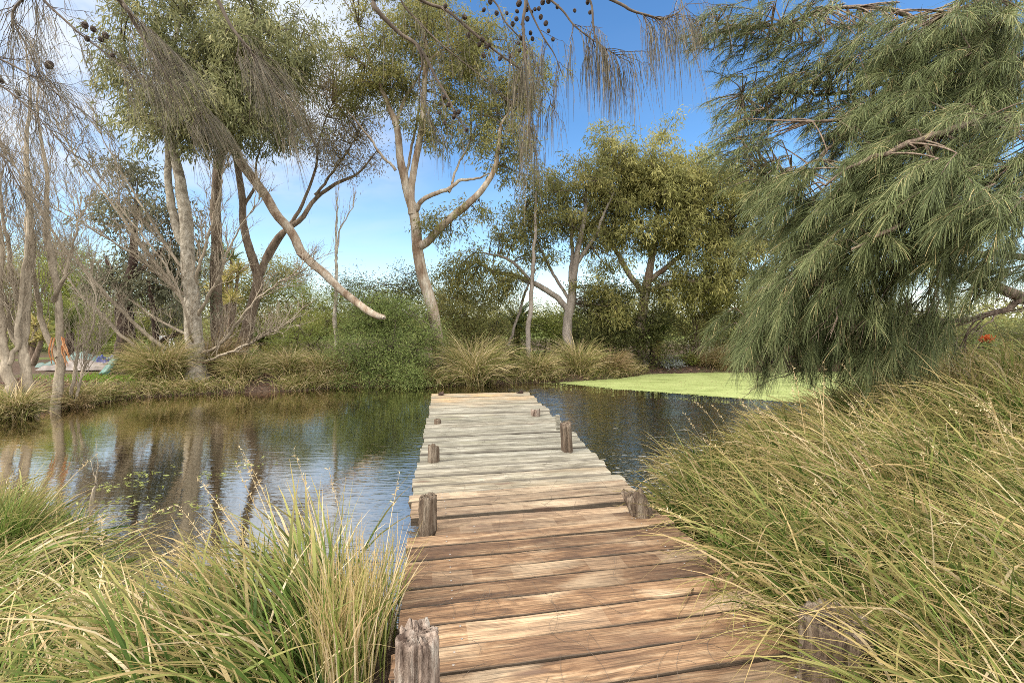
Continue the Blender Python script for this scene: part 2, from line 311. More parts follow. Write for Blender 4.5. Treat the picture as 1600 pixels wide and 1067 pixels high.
wisp = mathn(nt,'MULTIPLY', ramp(nt,c1.outputs[0],[(.50,0.),(.78,.5)]), ramp(nt,sp.outputs[2],[(.02,.6),(.22,.55),(.36,.12),(.5,.1)]))
over = mathn(nt,'MULTIPLY', ramp(nt,c2.outputs[0],[(.28,.6),(.48,1.)]), ramp(nt,mathn(nt,'DIVIDE',sp.outputs[2],mathn(nt,'MAXIMUM',sp.outputs[1],.05)),[(.67,0.),(.80,1.)]))  # unseen bright cloud deck, added to whiten water reflections and raise the fill
back = mathn(nt,'MULTIPLY', ramp(nt,c2.outputs[0],[(.3,.45),(.55,.95)]), ramp(nt,mathn(nt,'MULTIPLY',sp.outputs[1],-1.),[(.0,0.),(.4,1.)]))  # unseen clouds behind the camera, added for a neutral ambient fill
ymx = mathn(nt,'MAXIMUM',sp.outputs[1],.05)
lft = mathn(nt,'MULTIPLY', ramp(nt,mathn(nt,'MULTIPLY_ADD',mathn(nt,'DIVIDE',sp.outputs[0],ymx),-1.,-.12),[(0.,0.),(.22,1.)]), ramp(nt,mathn(nt,'DIVIDE',sp.outputs[2],ymx),[(.20,0.),(.36,1.)]))  # cloud veil added on the left to whiten its reflection in the water
lft = mathn(nt,'MULTIPLY', lft, ramp(nt,c2.outputs[0],[(.36,.35),(.56,.95)]))
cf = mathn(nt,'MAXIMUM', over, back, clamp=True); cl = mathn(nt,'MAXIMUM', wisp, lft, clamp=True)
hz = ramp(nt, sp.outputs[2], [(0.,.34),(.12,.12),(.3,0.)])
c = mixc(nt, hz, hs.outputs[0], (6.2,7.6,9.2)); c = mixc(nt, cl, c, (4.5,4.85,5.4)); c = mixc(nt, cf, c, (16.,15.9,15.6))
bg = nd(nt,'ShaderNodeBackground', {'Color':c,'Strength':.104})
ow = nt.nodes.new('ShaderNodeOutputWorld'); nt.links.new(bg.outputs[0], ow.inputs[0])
sl = bpy.data.lights.new('sun','SUN'); sl.energy = 2.3; sl.angle = math.radians(3); sl.color=(1,.94,.84)
so = bpy.data.objects.new('sun', sl); COL.objects.link(so)
from mathutils import Vector
so.rotation_euler = Vector((-SUN).tolist()).to_track_quat('-Z','Y').to_euler()
cd = bpy.data.cameras.new('camera'); cam = bpy.data.objects.new('camera', cd); COL.objects.link(cam); S.camera = cam
cd.sensor_width=36; cd.lens = 36*F/1600; cd.clip_end = 2000; cd.clip_start=.05
cam.location=(0,0,H); cam.rotation_euler=(math.pi/2,0,0); cd.shift_y = -38.5/1600
S.view_settings.view_transform='Standard'; S.view_settings.look='None'; S.view_settings.gamma=1; S.view_settings.use_curve_mapping=False
S.view_settings.exposure = 1.02
S.cycles.max_bounces=6; S.cycles.diffuse_bounces=3; S.cycles.glossy_bounces=3; S.cycles.transmission_bounces=3
S.cycles.caustics_reflective=False; S.cycles.caustics_refractive=False
S.cycles.use_denoising=False; S.cycles.filter_width=.85

# ------------------------------------------------------------------ ground and pond
POND = np.array([(-.9,3.0),(-1.5,3.0),(-2.2,3.2),(-3.0,3.6),(-3.7,4.2),(-4.6,4.7),(-5.6,4.6),(-7.2,5.6),(-8.6,7.4),(-10.2,9.0),(-10.3,10.0),(-9.3,10.5),(-9.2,11.5),(-7.6,12.3),(-5.6,12.7),(-4.6,13.4),
   (-2.2,13.5),(-1.0,13.9),(1.0,14.3),(3.2,15.3),(4.6,16.6),(7.0,17.0),(13,17.2),(14.5,15.2),(10.5,12.2),(7.4,10.1),(5.6,8.8),(4.0,7.3),(2.6,6.0),(1.75,5.0),(1.2,4.0),(1.0,3.3)])
def sdist(q):
    a=POND; b=np.roll(POND,-1,0); d=np.full(len(q),1e9); ins=np.zeros(len(q),bool)
    for p0,p1 in zip(a,b):
        e=p1-p0; t=np.clip(((q-p0)@e)/(e@e),0,1); d=np.minimum(d, np.linalg.norm(q-p0-t[:,None]*e,axis=1))
        c=((p0[1]>q[:,1])!=(p1[1]>q[:,1]))&(q[:,0]<(p1[0]-p0[0])*(q[:,1]-p0[1])/(p1[1]-p0[1]+1e-12)+p0[0]); ins^=c
    return np.where(ins,-d,d)
def gz(x, y):
    x=np.atleast_1d(np.asarray(x,float)); y=np.atleast_1d(np.asarray(y,float)); d=sdist(np.stack([x,y],1))
    h = np.where(d<0, np.maximum(-.8,d*.9), .27*(1-np.exp(-np.maximum(d,0)/.45)))
    up = np.clip((x-2.2)/6,0,1)*np.clip((11-y)/4,0,1)*np.clip(d,0,1)*np.interp(x/np.maximum(y,.1),[.6,.95],[.12,.62])
    return h+up+np.where(d>0,.03*np.sin(x*1.7+y)*np.cos(y*2.1-x*.6)*np.clip(d*2,0,1),0)
def ground_sheet():
    def ax(lo,hi,st,far):
        c=np.arange(lo,hi+1e-6,st); g=[]; s=st; q=hi
        while q<far: s*=1.3; q+=s; g.append(q)
        k=[]; s=st; q=lo
        while q>-far: s*=1.3; q-=s; k.append(q)
        return np.concatenate([k[::-1],c,g])
    X=ax(-13,16,.16,700); Y=ax(0,20,.16,700); gx,gy=np.meshgrid(X,Y); q=np.stack([gx.ravel(),gy.ravel()],1)
    z=gz(q[:,0],q[:,1]); nx=len(X); i=np.arange(len(Y)-1)[:,None]*nx; j=np.arange(nx-1)[None]
    f=np.stack([i+j,i+j+1,i+j+1+nx,i+j+nx],-1).reshape(-1,4)
    lawn=np.exp(-(((q[:,0]+10.3)/2.2)**2+((q[:,1]-13.4)/1.1)**2)**2)
    far=np.clip((np.hypot(q[:,0],q[:,1]-8)-24)/10,0,.8)
    m=M(); m.add(np.c_[q,z],f,np.maximum(lawn,far)); o=m.build('ground',GROUND); tag(o,kind='structure')
ground_sheet()
def water_sheet():
    m=M(); v=np.c_[POND,np.zeros(len(POND))]; c=POND.mean(0)
    g=np.linspace(-12,16,30); h=np.linspace(2.2,18.5,18); gx,gy=np.meshgrid(g,h); n=30
    i=np.arange(17)[:,None]*n; j=np.arange(29)[None]; f=np.stack([i+j,i+j+1,i+j+1+n,i+j+n],-1).reshape(-1,4)
    m.add(np.c_[gx.ravel(),gy.ravel(),np.zeros(gx.size)],f); tag(m.build('water',WATER),kind='structure')
water_sheet()

# ------------------------------------------------------------------ jetty
JT = thing('jetty','timber jetty of brown near boards and weathered grey far boards running out over the pond','jetty',(-.6,4.,0))
TOP=.45
def edge_l(y): return np.interp(y,[.8,2.24,4.27,9.06,9.6],[-.29,-.534,-.877,-1.5,-1.57])
def plank(y, w, grey, k, end=0.):
    a = math.radians(11 if y<4.1 else 10.2 if y<7 else 8.5)+U(-.006,.006)
    x0=edge_l(y)+U(-.018,.018); x1=x0+1.87+U(-.025,.03); L=(x1-x0)/math.cos(a)
    if 3.36<y<3.52: x0+=.215; L-=.215
    n=26; th=.06; hw=w/2-.004; rb=.024 if grey else .006
    if grey: prof=[(-hw,-th)]+[(u*hw,.004-.03*abs(u)**2.6) for u in (-1,-.9,-.72,-.45,0,.45,.72,.9,1)]+[(hw,-th)]
    else: prof=[(-hw,-th),(-hw,-rb),(-hw+rb*.5,-.0015),(-hw*.4,0),(hw*.4,0),(hw-rb*.5,-.0015),(hw,-rb),(hw,-th)]
    prof=np.array(prof); K=len(prof); xs=np.linspace(0,L,n)
    wob=np.cumsum(N(n,2),0)*.0009; ed=.0022 if grey else .001
    v=np.zeros((n,K,3)); v[...,0]=xs[:,None]; v[...,1]=prof[None,:,0]*(1+N(n,1)*ed*4)+wob[:,:1]; v[...,2]=prof[None,:,1]+wob[:,1:]+N(n,K)*ed*.4
    v[0,:,0]+=N(K)*.004; v[-1,:,0]+=N(K)*.004
    i=np.arange(n-1)[:,None]*K; q=np.arange(K)[None]; q2=(q+1)%K
    f=np.stack([i+q,i+K+q,i+K+q2,i+q2],-1).reshape(-1,4)
    m=M(); eg=np.clip(np.abs(prof[:,0])/hw,0,1); eg=np.where(prof[:,1]<-.03,1.2,eg); m.add(v.reshape(-1,3),f,np.tile(eg,n),end)
    for e in (0,n-1):
        cc=np.vstack([v[e],v[e].mean(0)]); ff=[(i,(i+1)%K,K) if e==0 else ((i+1)%K,i,K) for i in range(K)]
        m.add(cc,ff,.5,end)
    o=m.build('plank',W_grey if grey else W_brown,smooth=False)
    o.parent=JT; o.location=(x0+.6,y-4.,TOP+U(-.003,.004)); o.rotation_euler=(U(-.012,.012),U(-.003,.003),a)
    if not grey:
        for xx in (.27,L-.24):
            for yy in (-.042,.042):
                s=screw0.copy(); COL.objects.link(s); s.parent=o; s.location=(xx+U(-.012,.012),yy+U(-.01,.01),.0012)
m=M(); k=10; an=np.linspace(0,2*np.pi,k,endpoint=False)
rings=[(.0052,0),(.005,.001),(.003,.0011),(.0024,-.0006)]
v=np.concatenate([np.c_[r*np.cos(an),r*np.sin(an),np.full(k,z)] for r,z in rings])
f=[(a*k+b,a*k+(b+1)%k,(a+1)*k+(b+1)%k,(a+1)*k+b) for a in range(3) for b in range(k)]
m.add(v,f); screw0=m.build('screw',M_screw); 
y=.98; k=0
scr=[]
while y<9.35:
    grey = y>3.98
    w = U(.215,.25) if grey else (.165 if y<2.2 else U(.145,.165))
    plank(y+w/2, w, grey, k, end=1. if y>8.45 else (.35 if y>7.9 else (.3 if 3.98<y<4.4 else (float(np.interp(y,[3.0,3.9],[0,.8])) if y<3.98 else 0.)))); y+=w+(.013 if grey else .003); k+=1
bpy.data.objects.remove(screw0)
def beam(name, pts, hw, hh, mat, parent):
    m=M(); pts=np.asarray(pts,float); n=len(pts); tg=nrm(np.gradient(pts,axis=0)); sd=np.c_[-tg[:,1],tg[:,0],np.zeros(n)]
    v=np.stack([pts+sd*a*hw+np.array([0,0,b*hh]) for a,b in ((-1,-1),(1,-1),(1,1),(-1,1))],1)
    f=[(i*4+q,i*4+(q+1)%4,i*4+4+(q+1)%4,i*4+4+q) for i in range(n-1) for q in range(4)]+[(3,2,1,0),tuple((n-1)*4+q for q in range(4))]
    m.add(v.reshape(-1,3),f); return m.build(name,mat,parent,smooth=False)
ys=np.linspace(1.0,9.2,8)
for offx in (.17,.95,1.7): beam('bearer',[(edge_l(t)+offx,t+offx*.18,TOP-.135) for t in ys],.045,.075,B_post,JT)
def post(px, d, wpx, ztop, mat, seed, dx=0., base=-.9, lean=(0,0), squash=1., crack=(), n=40, rough=.10, jag=.03):
    r=wpx*d/F/2; c=np.array([(px-800)/F*d,d,0]); rg=np.random.default_rng(seed); K=n; zs=np.concatenate([[base,0,.25],np.linspace(.38,ztop,16)])
    a=np.linspace(0,2*np.pi,K,endpoint=False)
    R=1+rough*(np.sin(a*2+rg.uniform(0,6))*.35+np.sin(a*5+rg.uniform(0,6))*.3+rg.normal(size=K)*.38)
    nz=rg.normal(size=K); nz=(nz+np.roll(nz,1)+np.roll(nz,2)+np.roll(nz,-1)*.6)*.45; top=ztop+jag*(np.sin(a+rg.uniform(0,6))*.9+nz*.7+rg.normal(size=K)*.04)
    for ca,cw,cd_ in crack:
        dd=np.abs((a-ca+np.pi)%(2*np.pi)-np.pi); g=np.exp(-(dd/cw)**2); R-=cd_*g; top-=ztop*.025*g*cd_*2
    v=[]
    for i,z in enumerate(zs):
        t=np.clip((z-.4)/(ztop-.4),0,1); rr=r*R*(1+.025*rg.normal(size=K)*(1 if z>.3 else 0))*(1-.06*t)
        zz=np.where(z>.38, .38+(z-.38)/(ztop-.38)*(top-.38), z)
        v.append(np.c_[rr*np.cos(a)+lean[0]*(zz-.45),rr*np.sin(a)*squash+lean[1]*(zz-.45),zz])
    for s_,dz in ((.86,.004),(.62,-.004),(.3,.0)):
        q=v[len(zs)-1].copy(); ce=q.mean(0); q=ce+(q-ce)*s_; q[:,2]=q[:,2]*.6+.4*ce[2]+dz+rg.normal(size=K)*.008; v.append(q)
    v.append(np.repeat(v[-1].mean(0)[None],K,0)); v=np.array(v); n_=len(v)
    i=np.arange(n_-1)[:,None]*K; q=np.arange(K)[None]; q2=(q+1)%K
    m=M(); m.add((v+c).reshape(-1,3),np.stack([i+q,i+q2,i+K+q2,i+K+q],-1).reshape(-1,4)); return m.build('post',mat,JT)
post(652,1.90,66,.70,B_postg,3,crack=((-1.45,.13,.42),(-2.2,.10,.25),(-.7,.07,.2),(.9,.12,.3)),n=80,rough=.10,jag=.014)['label']='split grey front post cracked down the middle'
post(668.5,3.43,28,.675,B_post,4,n=48,jag=.01)
post(677.5,5.02,19,.61,B_post,5,n=32,jag=.02)
post(684,6.78,11.5,.505,B_post,6,n=24,jag=.015)
post(886,5.47,19,.735,B_post,7,n=32,lean=(-.05,0),jag=.03,crack=((-1.5,.2,.25),))
post(837,7.38,15,.535,B_postg,8,n=24,jag=.02)
post(1308,1.97,108,.71,B_post,9,n=90,rough=.05,jag=.010,crack=((-1.9,.06,.14),(-1.2,.05,.12),(-.7,.06,.1)))
post(689,9.33,9,.49,B_dark,10,n=16); post(812,9.45,11,.49,B_dark,11,n=16)
lp=post(1004,3.66,36,.60,B_post,12,n=40,squash=.8,jag=.035,lean=(-.45,.1)); lp['label']='short dark broken stub at the right edge'
beam('end_block',[(.545,5.62,.47),(.545,5.62,.80)][:0] or [(.515,5.66,.715),(.555,5.665,.715)],.025,.085,W_grey,JT)
# ------------------------------------------------------------------ trees
def gpt(px, d, dz=-.05):
    x=(px-800)/F*d; return np.array([x,d,float(gz(x,d)[0])+dz])
def ell(px,py,d,rx,ry,n,rd=None,shell=.0):
    """n points in an ellipsoid given by its place and its radii in photo pixels"""
    u=nrm(N(n,3)); r=U(shell,1,n)**(1/2.2); sx=rx*d/F; sy=ry*d/F; sd=sx if rd is None else rd
    return P(px,py,d)+u*r[:,None]*np.array([sx,sd,sy])
def clumpy(px,py,d,rx,ry,nc,rc,nt,rd=None):
    """tips gathered in nc small clumps of radius rc metres inside the ellipsoid"""
    c=ell(px,py,d,rx,ry,nc,rd,.15); t=np.repeat(c,nt,0)+N(nc*nt,3)*rc*np.array([1,1,.6]); return c,t
def gum(name,label,group,trunk,limbs,clumps,bark,leaf,twig=None,nl=34,L=.13,Wd=.027,spread=.125,droop=.8,nt=9,rc=.31,kr=12,lump=.05,mul=1.4):
    d0=trunk[0][2]; base=gpt(trunk[0][0],d0); T=thing(name,label,'tree',base,group)
    tw=twig or B_twig; m=M(); s=limb_pts(trunk,40,.03); s[0,2]=base[2]-.1
    s[:4,3]*=np.array([1.5,1.28,1.12,1.04]); tubes(m,s[None,:,:3],s[None,:,3],kr,.5,lump=lump); m.build('trunk',bark,T)
    cloud=[s[int(len(s)*.45):,:3]]
    for l in limbs:
        q=limb_pts(l,26,.04); m=M(); tubes(m,q[None,:,:3],q[None,:,3],8,.5,lump=lump); m.build('limb',bark,T); cloud.append(q[8:,:3])
    cloud=np.vstack(cloud); mt=M(); ml=M()
    for (px,py,d,rx,ry,nc,*rd) in clumps:
        c,t=clumpy(px,py,d,rx,ry,int(nc*mul),rc,nt,rd[0] if rd else None)
        b=grow(mt,cloud,c,.022,.008,7,.1); cl2=b[:,2:].reshape(-1,3)
        t2=grow(mt,cl2,t,.007,.0025,5,.1,3)
        leaves(ml,t2[:,-1],nrm(t2[:,-1]-t2[:,-3]),nl,L,Wd,spread,droop)
    if mt.n: mt.build('twigs',tw,T)
    if ml.n: ml.build('crown',leaf,T)
    return T
def bare(T,m,lp,n1,L1,n2,L2,n3,L3,ang=38,up=.35,r=.012,kl=None,tmin=.2):
    p1=sprout(m,lp,n1,L1,ang,r,8,up,tmin); p2=sprout(m,p1,n2,L2,ang+4,r*.5,6,up*.8,.2); 
    p3=sprout(m,p2,n3,L3,ang+8,r*.26,5,up*.5,.2,k=3) if n3 else p2
    return p1,p2,p3

# pale tree left of the jetty: big pale trunk, gum crown above, bare upswept branches low down
dA=13.2
A=gum('pale_trunk_tree','tall tree with thick pale grey trunk, bare upswept lower branches and a leafy green top','trees on the far bank',
  [(308,592,dA,.25),(305,560,dA,.23),(300,500,dA,.20),(297,430,dA,.18),(292,360,dA,.16),(284,300,dA,.14),(272,235,dA,.11),(262,160,dA,.08),(270,80,dA,.05),(290,10,dA,.03)],
  [[(296,400,dA,.13),(275,350,dA,.11),(266,280,dA,.09),(268,220,dA,.085),(285,150,dA,.06),(300,70,dA,.03)],
   [(268,230,dA,.07),(320,170,dA+.3,.055),(370,110,dA+.2,.04),(410,50,dA,.02)],
   [(264,190,dA,.06),(215,120,dA-.4,.04),(190,60,dA-.6,.02)],
   [(275,240,dA,.05),(330,215,dA-.5,.04),(390,190,dA-.8,.02)],
   [(270,120,dA,.05),(250,50,dA+.3,.03),(230,-30,dA+.5,.02)],
   [(330,150,dA+.3,.04),(400,140,dA+.4,.03),(450,120,dA+.4,.015)]],
  [(300,60,dA,115,95,34),(395,80,dA,95,85,32),(235,120,dA-.4,75,80,18),(345,185,dA-.5,85,45,22),(290,200,dA-.6,50,35,9),(430,140,dA+.2,60,70,10),(300,-60,dA,190,60,16)],
  B_pale,L_gumd,nl=34,L=.16,Wd=.034,droop=.9,rc=.40,nt=9,mul=1.1)
mA=M()
low=[[(300,560,dA,.075),(262,548,dA,.06),(215,515,dA-.2,.05),(165,462,dA-.5,.04),(100,385,dA-.9,.03),(45,300,dA-1.2,.02),(20,250,dA-1.3,.008)],
 [(298,575,dA,.065),(240,560,dA-.2,.05),(190,520,dA-.5,.04),(140,470,dA-.8,.026),(80,400,dA-1,.014),(30,350,dA-1.2,.006)],
 [(300,490,dA,.06),(270,450,dA,.05),(225,390,dA-.3,.04),(165,300,dA-.6,.026),(110,225,dA-.8,.014),(70,150,dA-.9,.006)],
 [(298,440,dA,.05),(262,390,dA+.3,.038),(215,320,dA+.4,.028),(170,240,dA+.5,.016),(130,160,dA+.6,.006)],
 [(312,555,dA,.05),(345,535,dA-.3,.04),(385,490,dA-.6,.03),(430,450,dA-.8,.018),(480,420,dA-.9,.007)],
 [(310,500,dA,.05),(330,450,dA-.4,.04),(355,390,dA-.6,.026),(390,330,dA-.8,.012),(420,290,dA-.9,.005)],
 [(304,450,dA,.05),(318,390,dA-.3,.036),(338,320,dA-.5,.022),(352,250,dA-.6,.009)],
 [(303,545,dA,.045),(298,520,dA-.5,.036),(285,470,dA-.9,.03),(245,400,dA-1.2,.022),(190,330,dA-1.4,.013),(150,260,dA-1.5,.005)],
 [(310,570,dA,.045),(360,548,dA-.6,.035),(420,520,dA-.9,.022),(470,490,dA-1,.009)],
 [(297,470,dA,.045),(250,430,dA-.6,.034),(180,380,dA-1.2,.022),(100,330,dA-1.6,.012),(30,270,dA-1.8,.005)],
 [(300,530,dA,.04),(235,490,dA+.5,.03),(150,430,dA+.6,.02),(70,370,dA+.8,.012),(10,330,dA+.9,.005)]]
for l in low:
    q=limb_pts(l,30,.05); m=M(); tubes(m,q[None,:,:3],q[None,:,3],7,.5); bare(A,m,q[None,:,:3],16,1.35,6,.7,4,.36,34,.35,.016,tmin=.1); m.build('bare_branch',B_bare,A)

# reddish straight trunk with the hanging limb
dB=15.6
Bt=gum('red_trunk_tree','straight reddish brown tree behind the pale tree, a long bent limb hanging from it','trees on the far bank',
  [(342,560,dB,.2),(342,520,dB,.18),(340,450,dB,.17),(342,380,dB,.16),(340,320,dB,.145),(345,250,dB,.13),(352,190,dB,.12),(350,120,dB,.08),(340,50,dB,.04)],
  [[(350,200,dB,.11),(400,150,dB,.08),(440,90,dB+.3,.05),(460,30,dB+.3,.02)],[(346,240,dB,.08),(310,180,dB,.06),(270,150,dB,.03)]],
  [(400,120,dB,85,95,18),(330,150,dB+.4,70,70,10),(455,165,dB+.4,50,70,8)],B_brown,L_gumd,L=.17,Wd=.034,nl=30)
q=limb_pts([(346,215,dB,.13),(372,242,dB-.6,.14),(395,275,dB-1,.135),(430,325,dB-1.2,.13),(460,365,dB-1.3,.135),(475,395,dB-1.3,.13),(500,420,dB-1.6,.12),(532,450,dB-2.0,.11),(565,478,dB-2.3,.10),(592,493,dB-2.55,.085),(599,497,dB-2.6,.03)],44,.05)
m=M(); tubes(m,q[None,:,:3],q[None,:,3],10,.5,lump=.06)
st=limb_pts([(482,405,dB-1.3,.045),(470,400,dB-1.4,.035),(463,397,dB-1.45,.02)],6); tubes(m,st[None,:,:3],st[None,:,3],6,.5); m.build('hanging_limb',B_salm,Bt)['label']='long bare limb hanging from the trunk, broken off above the green bush'

dC=16.
gum('forked_tree','dark based forked tree whose grey limbs spread right under thin rusty foliage','trees on the far bank',
  [(372,556,dC,.22),(382,530,dC,.195),(392,490,dC,.175),(402,440,dC,.165),(392,400,dC,.13),(378,350,dC,.115),(376,300,dC,.105),(366,240,dC,.085),(360,180,dC,.05)],
  [[(400,450,dC,.135),(415,410,dC,.11),(435,370,dC,.10),(470,340,dC,.085),(492,305,dC,.07),(520,285,dC,.06),(555,270,dC,.04),(590,235,dC,.015)],
   [(415,410,dC,.09),(440,365,dC+.2,.08),(468,330,dC+.3,.06),(492,270,dC+.4,.045),(500,220,dC+.4,.03),(520,160,dC+.4,.015)],
   [(492,305,dC,.05),(530,255,dC,.035),(560,210,dC,.018)],[(378,330,dC,.06),(398,290,dC,.045),(405,240,dC+.3,.03),(430,190,dC+.3,.012)],
   [(500,240,dC+.4,.035),(480,190,dC+.5,.025),(470,130,dC+.5,.012)]],
  [(545,240,dC,55,34,13),(520,165,dC+.3,55,50,14),(470,205,dC+.3,50,40,8),(500,110,dC+.4,55,45,10),(560,195,dC,40,35,7)],B_brown,L_rust,nl=26,L=.10,Wd=.022,spread=.16,nt=9)

dE=15.
gum('salmon_gum','tall salmon barked gum rising between the round bush and the end of the jetty','trees on the far bank',
  [(686,575,dE,.22),(686,555,dE,.20),(680,510,dE,.18),(670,470,dE,.172),(660,435,dE,.17),(651,395,dE,.175),(648,365,dE,.165),(643,330,dE,.15),(632,290,dE,.13),(622,240,dE,.115),(618,200,dE,.10),(603,160,dE,.08),(585,115,dE,.06),(572,80,dE,.04),(560,40,dE,.02)],
  [[(644,335,dE,.13),(644,300,dE,.115),(646,260,dE,.105),(655,215,dE,.095),(660,160,dE,.09),(663,120,dE,.085),(666,80,dE,.07),(658,30,dE,.05),(652,-40,dE,.03)],
   [(653,385,dE,.15),(672,375,dE-.2,.125),(690,352,dE-.4,.115),(715,330,dE-.5,.11),(745,300,dE-.6,.095),(768,270,dE-.6,.08),(778,230,dE-.6,.065),(782,195,dE-.6,.04),(800,165,dE-.6,.02)],
   [(650,330,dE,.085),(662,312,dE-.2,.075),(695,300,dE-.3,.06),(720,285,dE-.3,.05),(748,280,dE-.3,.03),(765,272,dE-.3,.015)],
   [(620,215,dE,.07),(625,180,dE+.2,.06),(640,140,dE+.2,.05),(655,120,dE+.2,.035)],
   [(618,265,dE,.045),(595,240,dE-.2,.04),(570,205,dE-.3,.03),(540,170,dE-.4,.015)],
   [(700,300,dE-.3,.04),(712,260,dE+.2,.035),(735,220,dE+.2,.02)],[(664,100,dE,.05),(700,75,dE,.035),(740,65,dE,.015)],
   [(632,290,dE,.05),(640,240,dE+.4,.045),(650,190,dE+.5,.035),(655,150,dE+.5,.02)],[(588,120,dE,.04),(560,95,dE,.03),(530,85,dE,.015)]],
  [(600,60,dE,70,70,17),(690,60,dE,75,65,19),(760,100,dE,65,75,17),(700,190,dE+.4,60,45,10),(775,190,dE-.3,55,55,12),(640,-30,dE,150,45,18),(565,140,dE-.2,45,50,8),(800,255,dE-.4,35,40,6),(690,355,dE-.4,25,14,3),(620,150,dE+.4,40,40,5),(830,140,dE-.2,35,60,7),(745,330,dE-.3,20,14,2)],
  B_salm,L_gum,nl=36,L=.14,Wd=.029,nt=9)

dF=16.5
gum('sprawling_gum','low sprawling gum with open olive crown left of the golden crowned gum','trees on the far bank',
  [(895,575,dF,.18),(888,545,dF,.17),(886,510,dF,.16),(890,480,dF,.155),(893,450,dF,.13),(900,400,dF,.10),(910,350,dF,.08),(915,300,dF,.05)],
  [[(887,485,dF,.11),(870,465,dF,.10),(840,448,dF,.09),(805,430,dF,.075),(775,425,dF,.06),(745,410,dF,.03)],
   [(840,448,dF,.06),(800,410,dF-.3,.05),(770,400,dF-.4,.035),(740,395,dF-.4,.015)],
   [(892,440,dF,.08),(895,380,dF+.3,.065),(890,330,dF+.4,.05),(875,290,dF+.4,.02)],
   [(896,420,dF,.08),(925,380,dF,.065),(945,340,dF-.2,.045),(960,300,dF-.2,.02)],
   [(890,470,dF,.06),(860,420,dF+.5,.05),(835,370,dF+.5,.035),(820,330,dF+.5,.02)]],
  [(735,430,dF-.3,38,48,10,.8),(780,440,dF-.3,32,28,5),(850,320,dF,60,48,14),(905,300,dF+.2,55,50,12),(800,360,dF,32,32,6),(840,400,dF+.3,40,25,4),(935,390,dF,40,35,6),(945,470,dF,36,42,9),(855,360,dF+.3,30,24,3)],
  B_grey,L_gum,nl=34,L=.15,Wd=.031,nt=9)
dG=17.5
gum('golden_gum','broad gum with dense golden olive crown standing behind the duckweed','trees on the far bank',
  [(1003,575,dG,.2),(1000,540,dG,.19),(1002,500,dG,.18),(1008,460,dG,.17),(1015,430,dG,.14),(1020,390,dG,.11),(1025,340,dG,.07),(1030,280,dG,.03)],
  [[(1008,460,dG,.12),(985,430,dG,.10),(965,395,dG-.3,.08),(945,360,dG-.4,.05),(935,320,dG-.4,.02)],
   [(1014,440,dG,.11),(1040,420,dG,.09),(1070,395,dG,.075),(1100,375,dG-.2,.05),(1130,355,dG-.2,.02)],
   [(1018,455,dG,.09),(1055,440,dG-.4,.08),(1095,435,dG-.5,.06),(1130,425,dG-.5,.02)],
   [(1018,410,dG,.07),(1000,350,dG+.3,.055),(985,300,dG+.3,.03)],[(1022,380,dG,.06),(1060,320,dG,.05),(1090,280,dG,.02)]],
  [(1000,265,dG,85,52,30),(1075,290,dG-.3,80,60,28),(950,330,dG-.3,60,50,16),(1130,330,dG-.3,60,62,20),(1030,350,dG-.5,75,48,20),(1090,400,dG-.5,60,32,10),(965,290,dG-.4,55,45,12),(1150,400,dG,50,45,13),(1155,310,dG+.2,45,45,9),(1060,450,dG-.3,60,25,8),(1140,455,dG-.2,55,28,9),(1175,360,dG+.3,40,50,8)],
  B_salm,L_gold,nl=38,L=.16,Wd=.033,nt=10,rc=.36)
dJ=14.2
gum('dark_trunk_tree','short tree with very dark rough trunk and dull grey green leaves beside the grass lawn','trees on the far bank',
  [(193,586,dJ,.26),(196,560,dJ,.25),(199,530,dJ,.24),(198,495,dJ,.22),(200,460,dJ,.16),(208,420,dJ,.12),(212,370,dJ,.08),(215,320,dJ,.04)],
  [[(205,572,dJ,.14),(222,562,dJ-.2,.12),(236,548,dJ-.2,.10),(240,520,dJ-.2,.09),(238,480,dJ-.1,.07),(232,430,dJ,.04)],
   [(222,560,dJ-.2,.07),(250,532,dJ,.07),(285,520,dJ+.3,.05)],[(200,480,dJ,.1),(180,440,dJ,.08),(165,400,dJ,.04)],[(205,440,dJ,.07),(240,400,dJ,.05),(275,370,dJ,.02)]],
  [(225,360,dJ,55,70,15),(190,440,dJ,40,50,8),(255,425,dJ+.2,45,45,9),(205,290,dJ+.3,45,50,7),(280,470,dJ+.4,35,30,4)],B_dark,L_grey,nl=30,L=.14,Wd=.045,nt=9,lump=.12,mul=1.05)

# thin saplings
def pole(name,label,ctrl,bark,n1,L1,r=.010,n2=3,n3=2,up=.5,ang=26,tm=.45,extra=()):
    b=gpt(ctrl[0][0],ctrl[0][2]); T=thing(name,label,'tree',b,None); q=limb_pts(ctrl,34,.05); q[0,2]=b[2]-.1
    m=M(); tubes(m,q[None,:,:3],q[None,:,3],8,.5,lump=.04); m.build('trunk',bark,T); m=M(); L=[q]
    for e in extra:
        qq=limb_pts(e,22,.05); mm=M(); tubes(mm,qq[None,:,:3],qq[None,:,3],6,.5); mm.build('limb',bark,T); L.append(qq)
    for i,qq in enumerate(L):
        m=M(); bare(T,m,qq[None,:,:3],n1,L1,n2,L1*.55,n3,L1*.3,ang,up,r,tmin=tm if i==0 else .2)
        m.build('twigs',B_twig if bark is B_grey else B_bare,T)
    return T
pole('slender_sapling','slender bare sapling standing in front of the bushes left of the salmon gum',[(518,578,14.6,.075),(520,540,14.6,.07),(521,490,14.6,.06),(524,420,14.6,.045),(525,400,14.6,.04),(528,340,14.6,.025),(530,290,14.6,.008)],B_pale,10,.9,.010,2,1,.9,16,.6,
  extra=[[(525,402,14.6,.03),(535,370,14.6,.022),(550,330,14.6,.012),(558,310,14.6,.005)]])
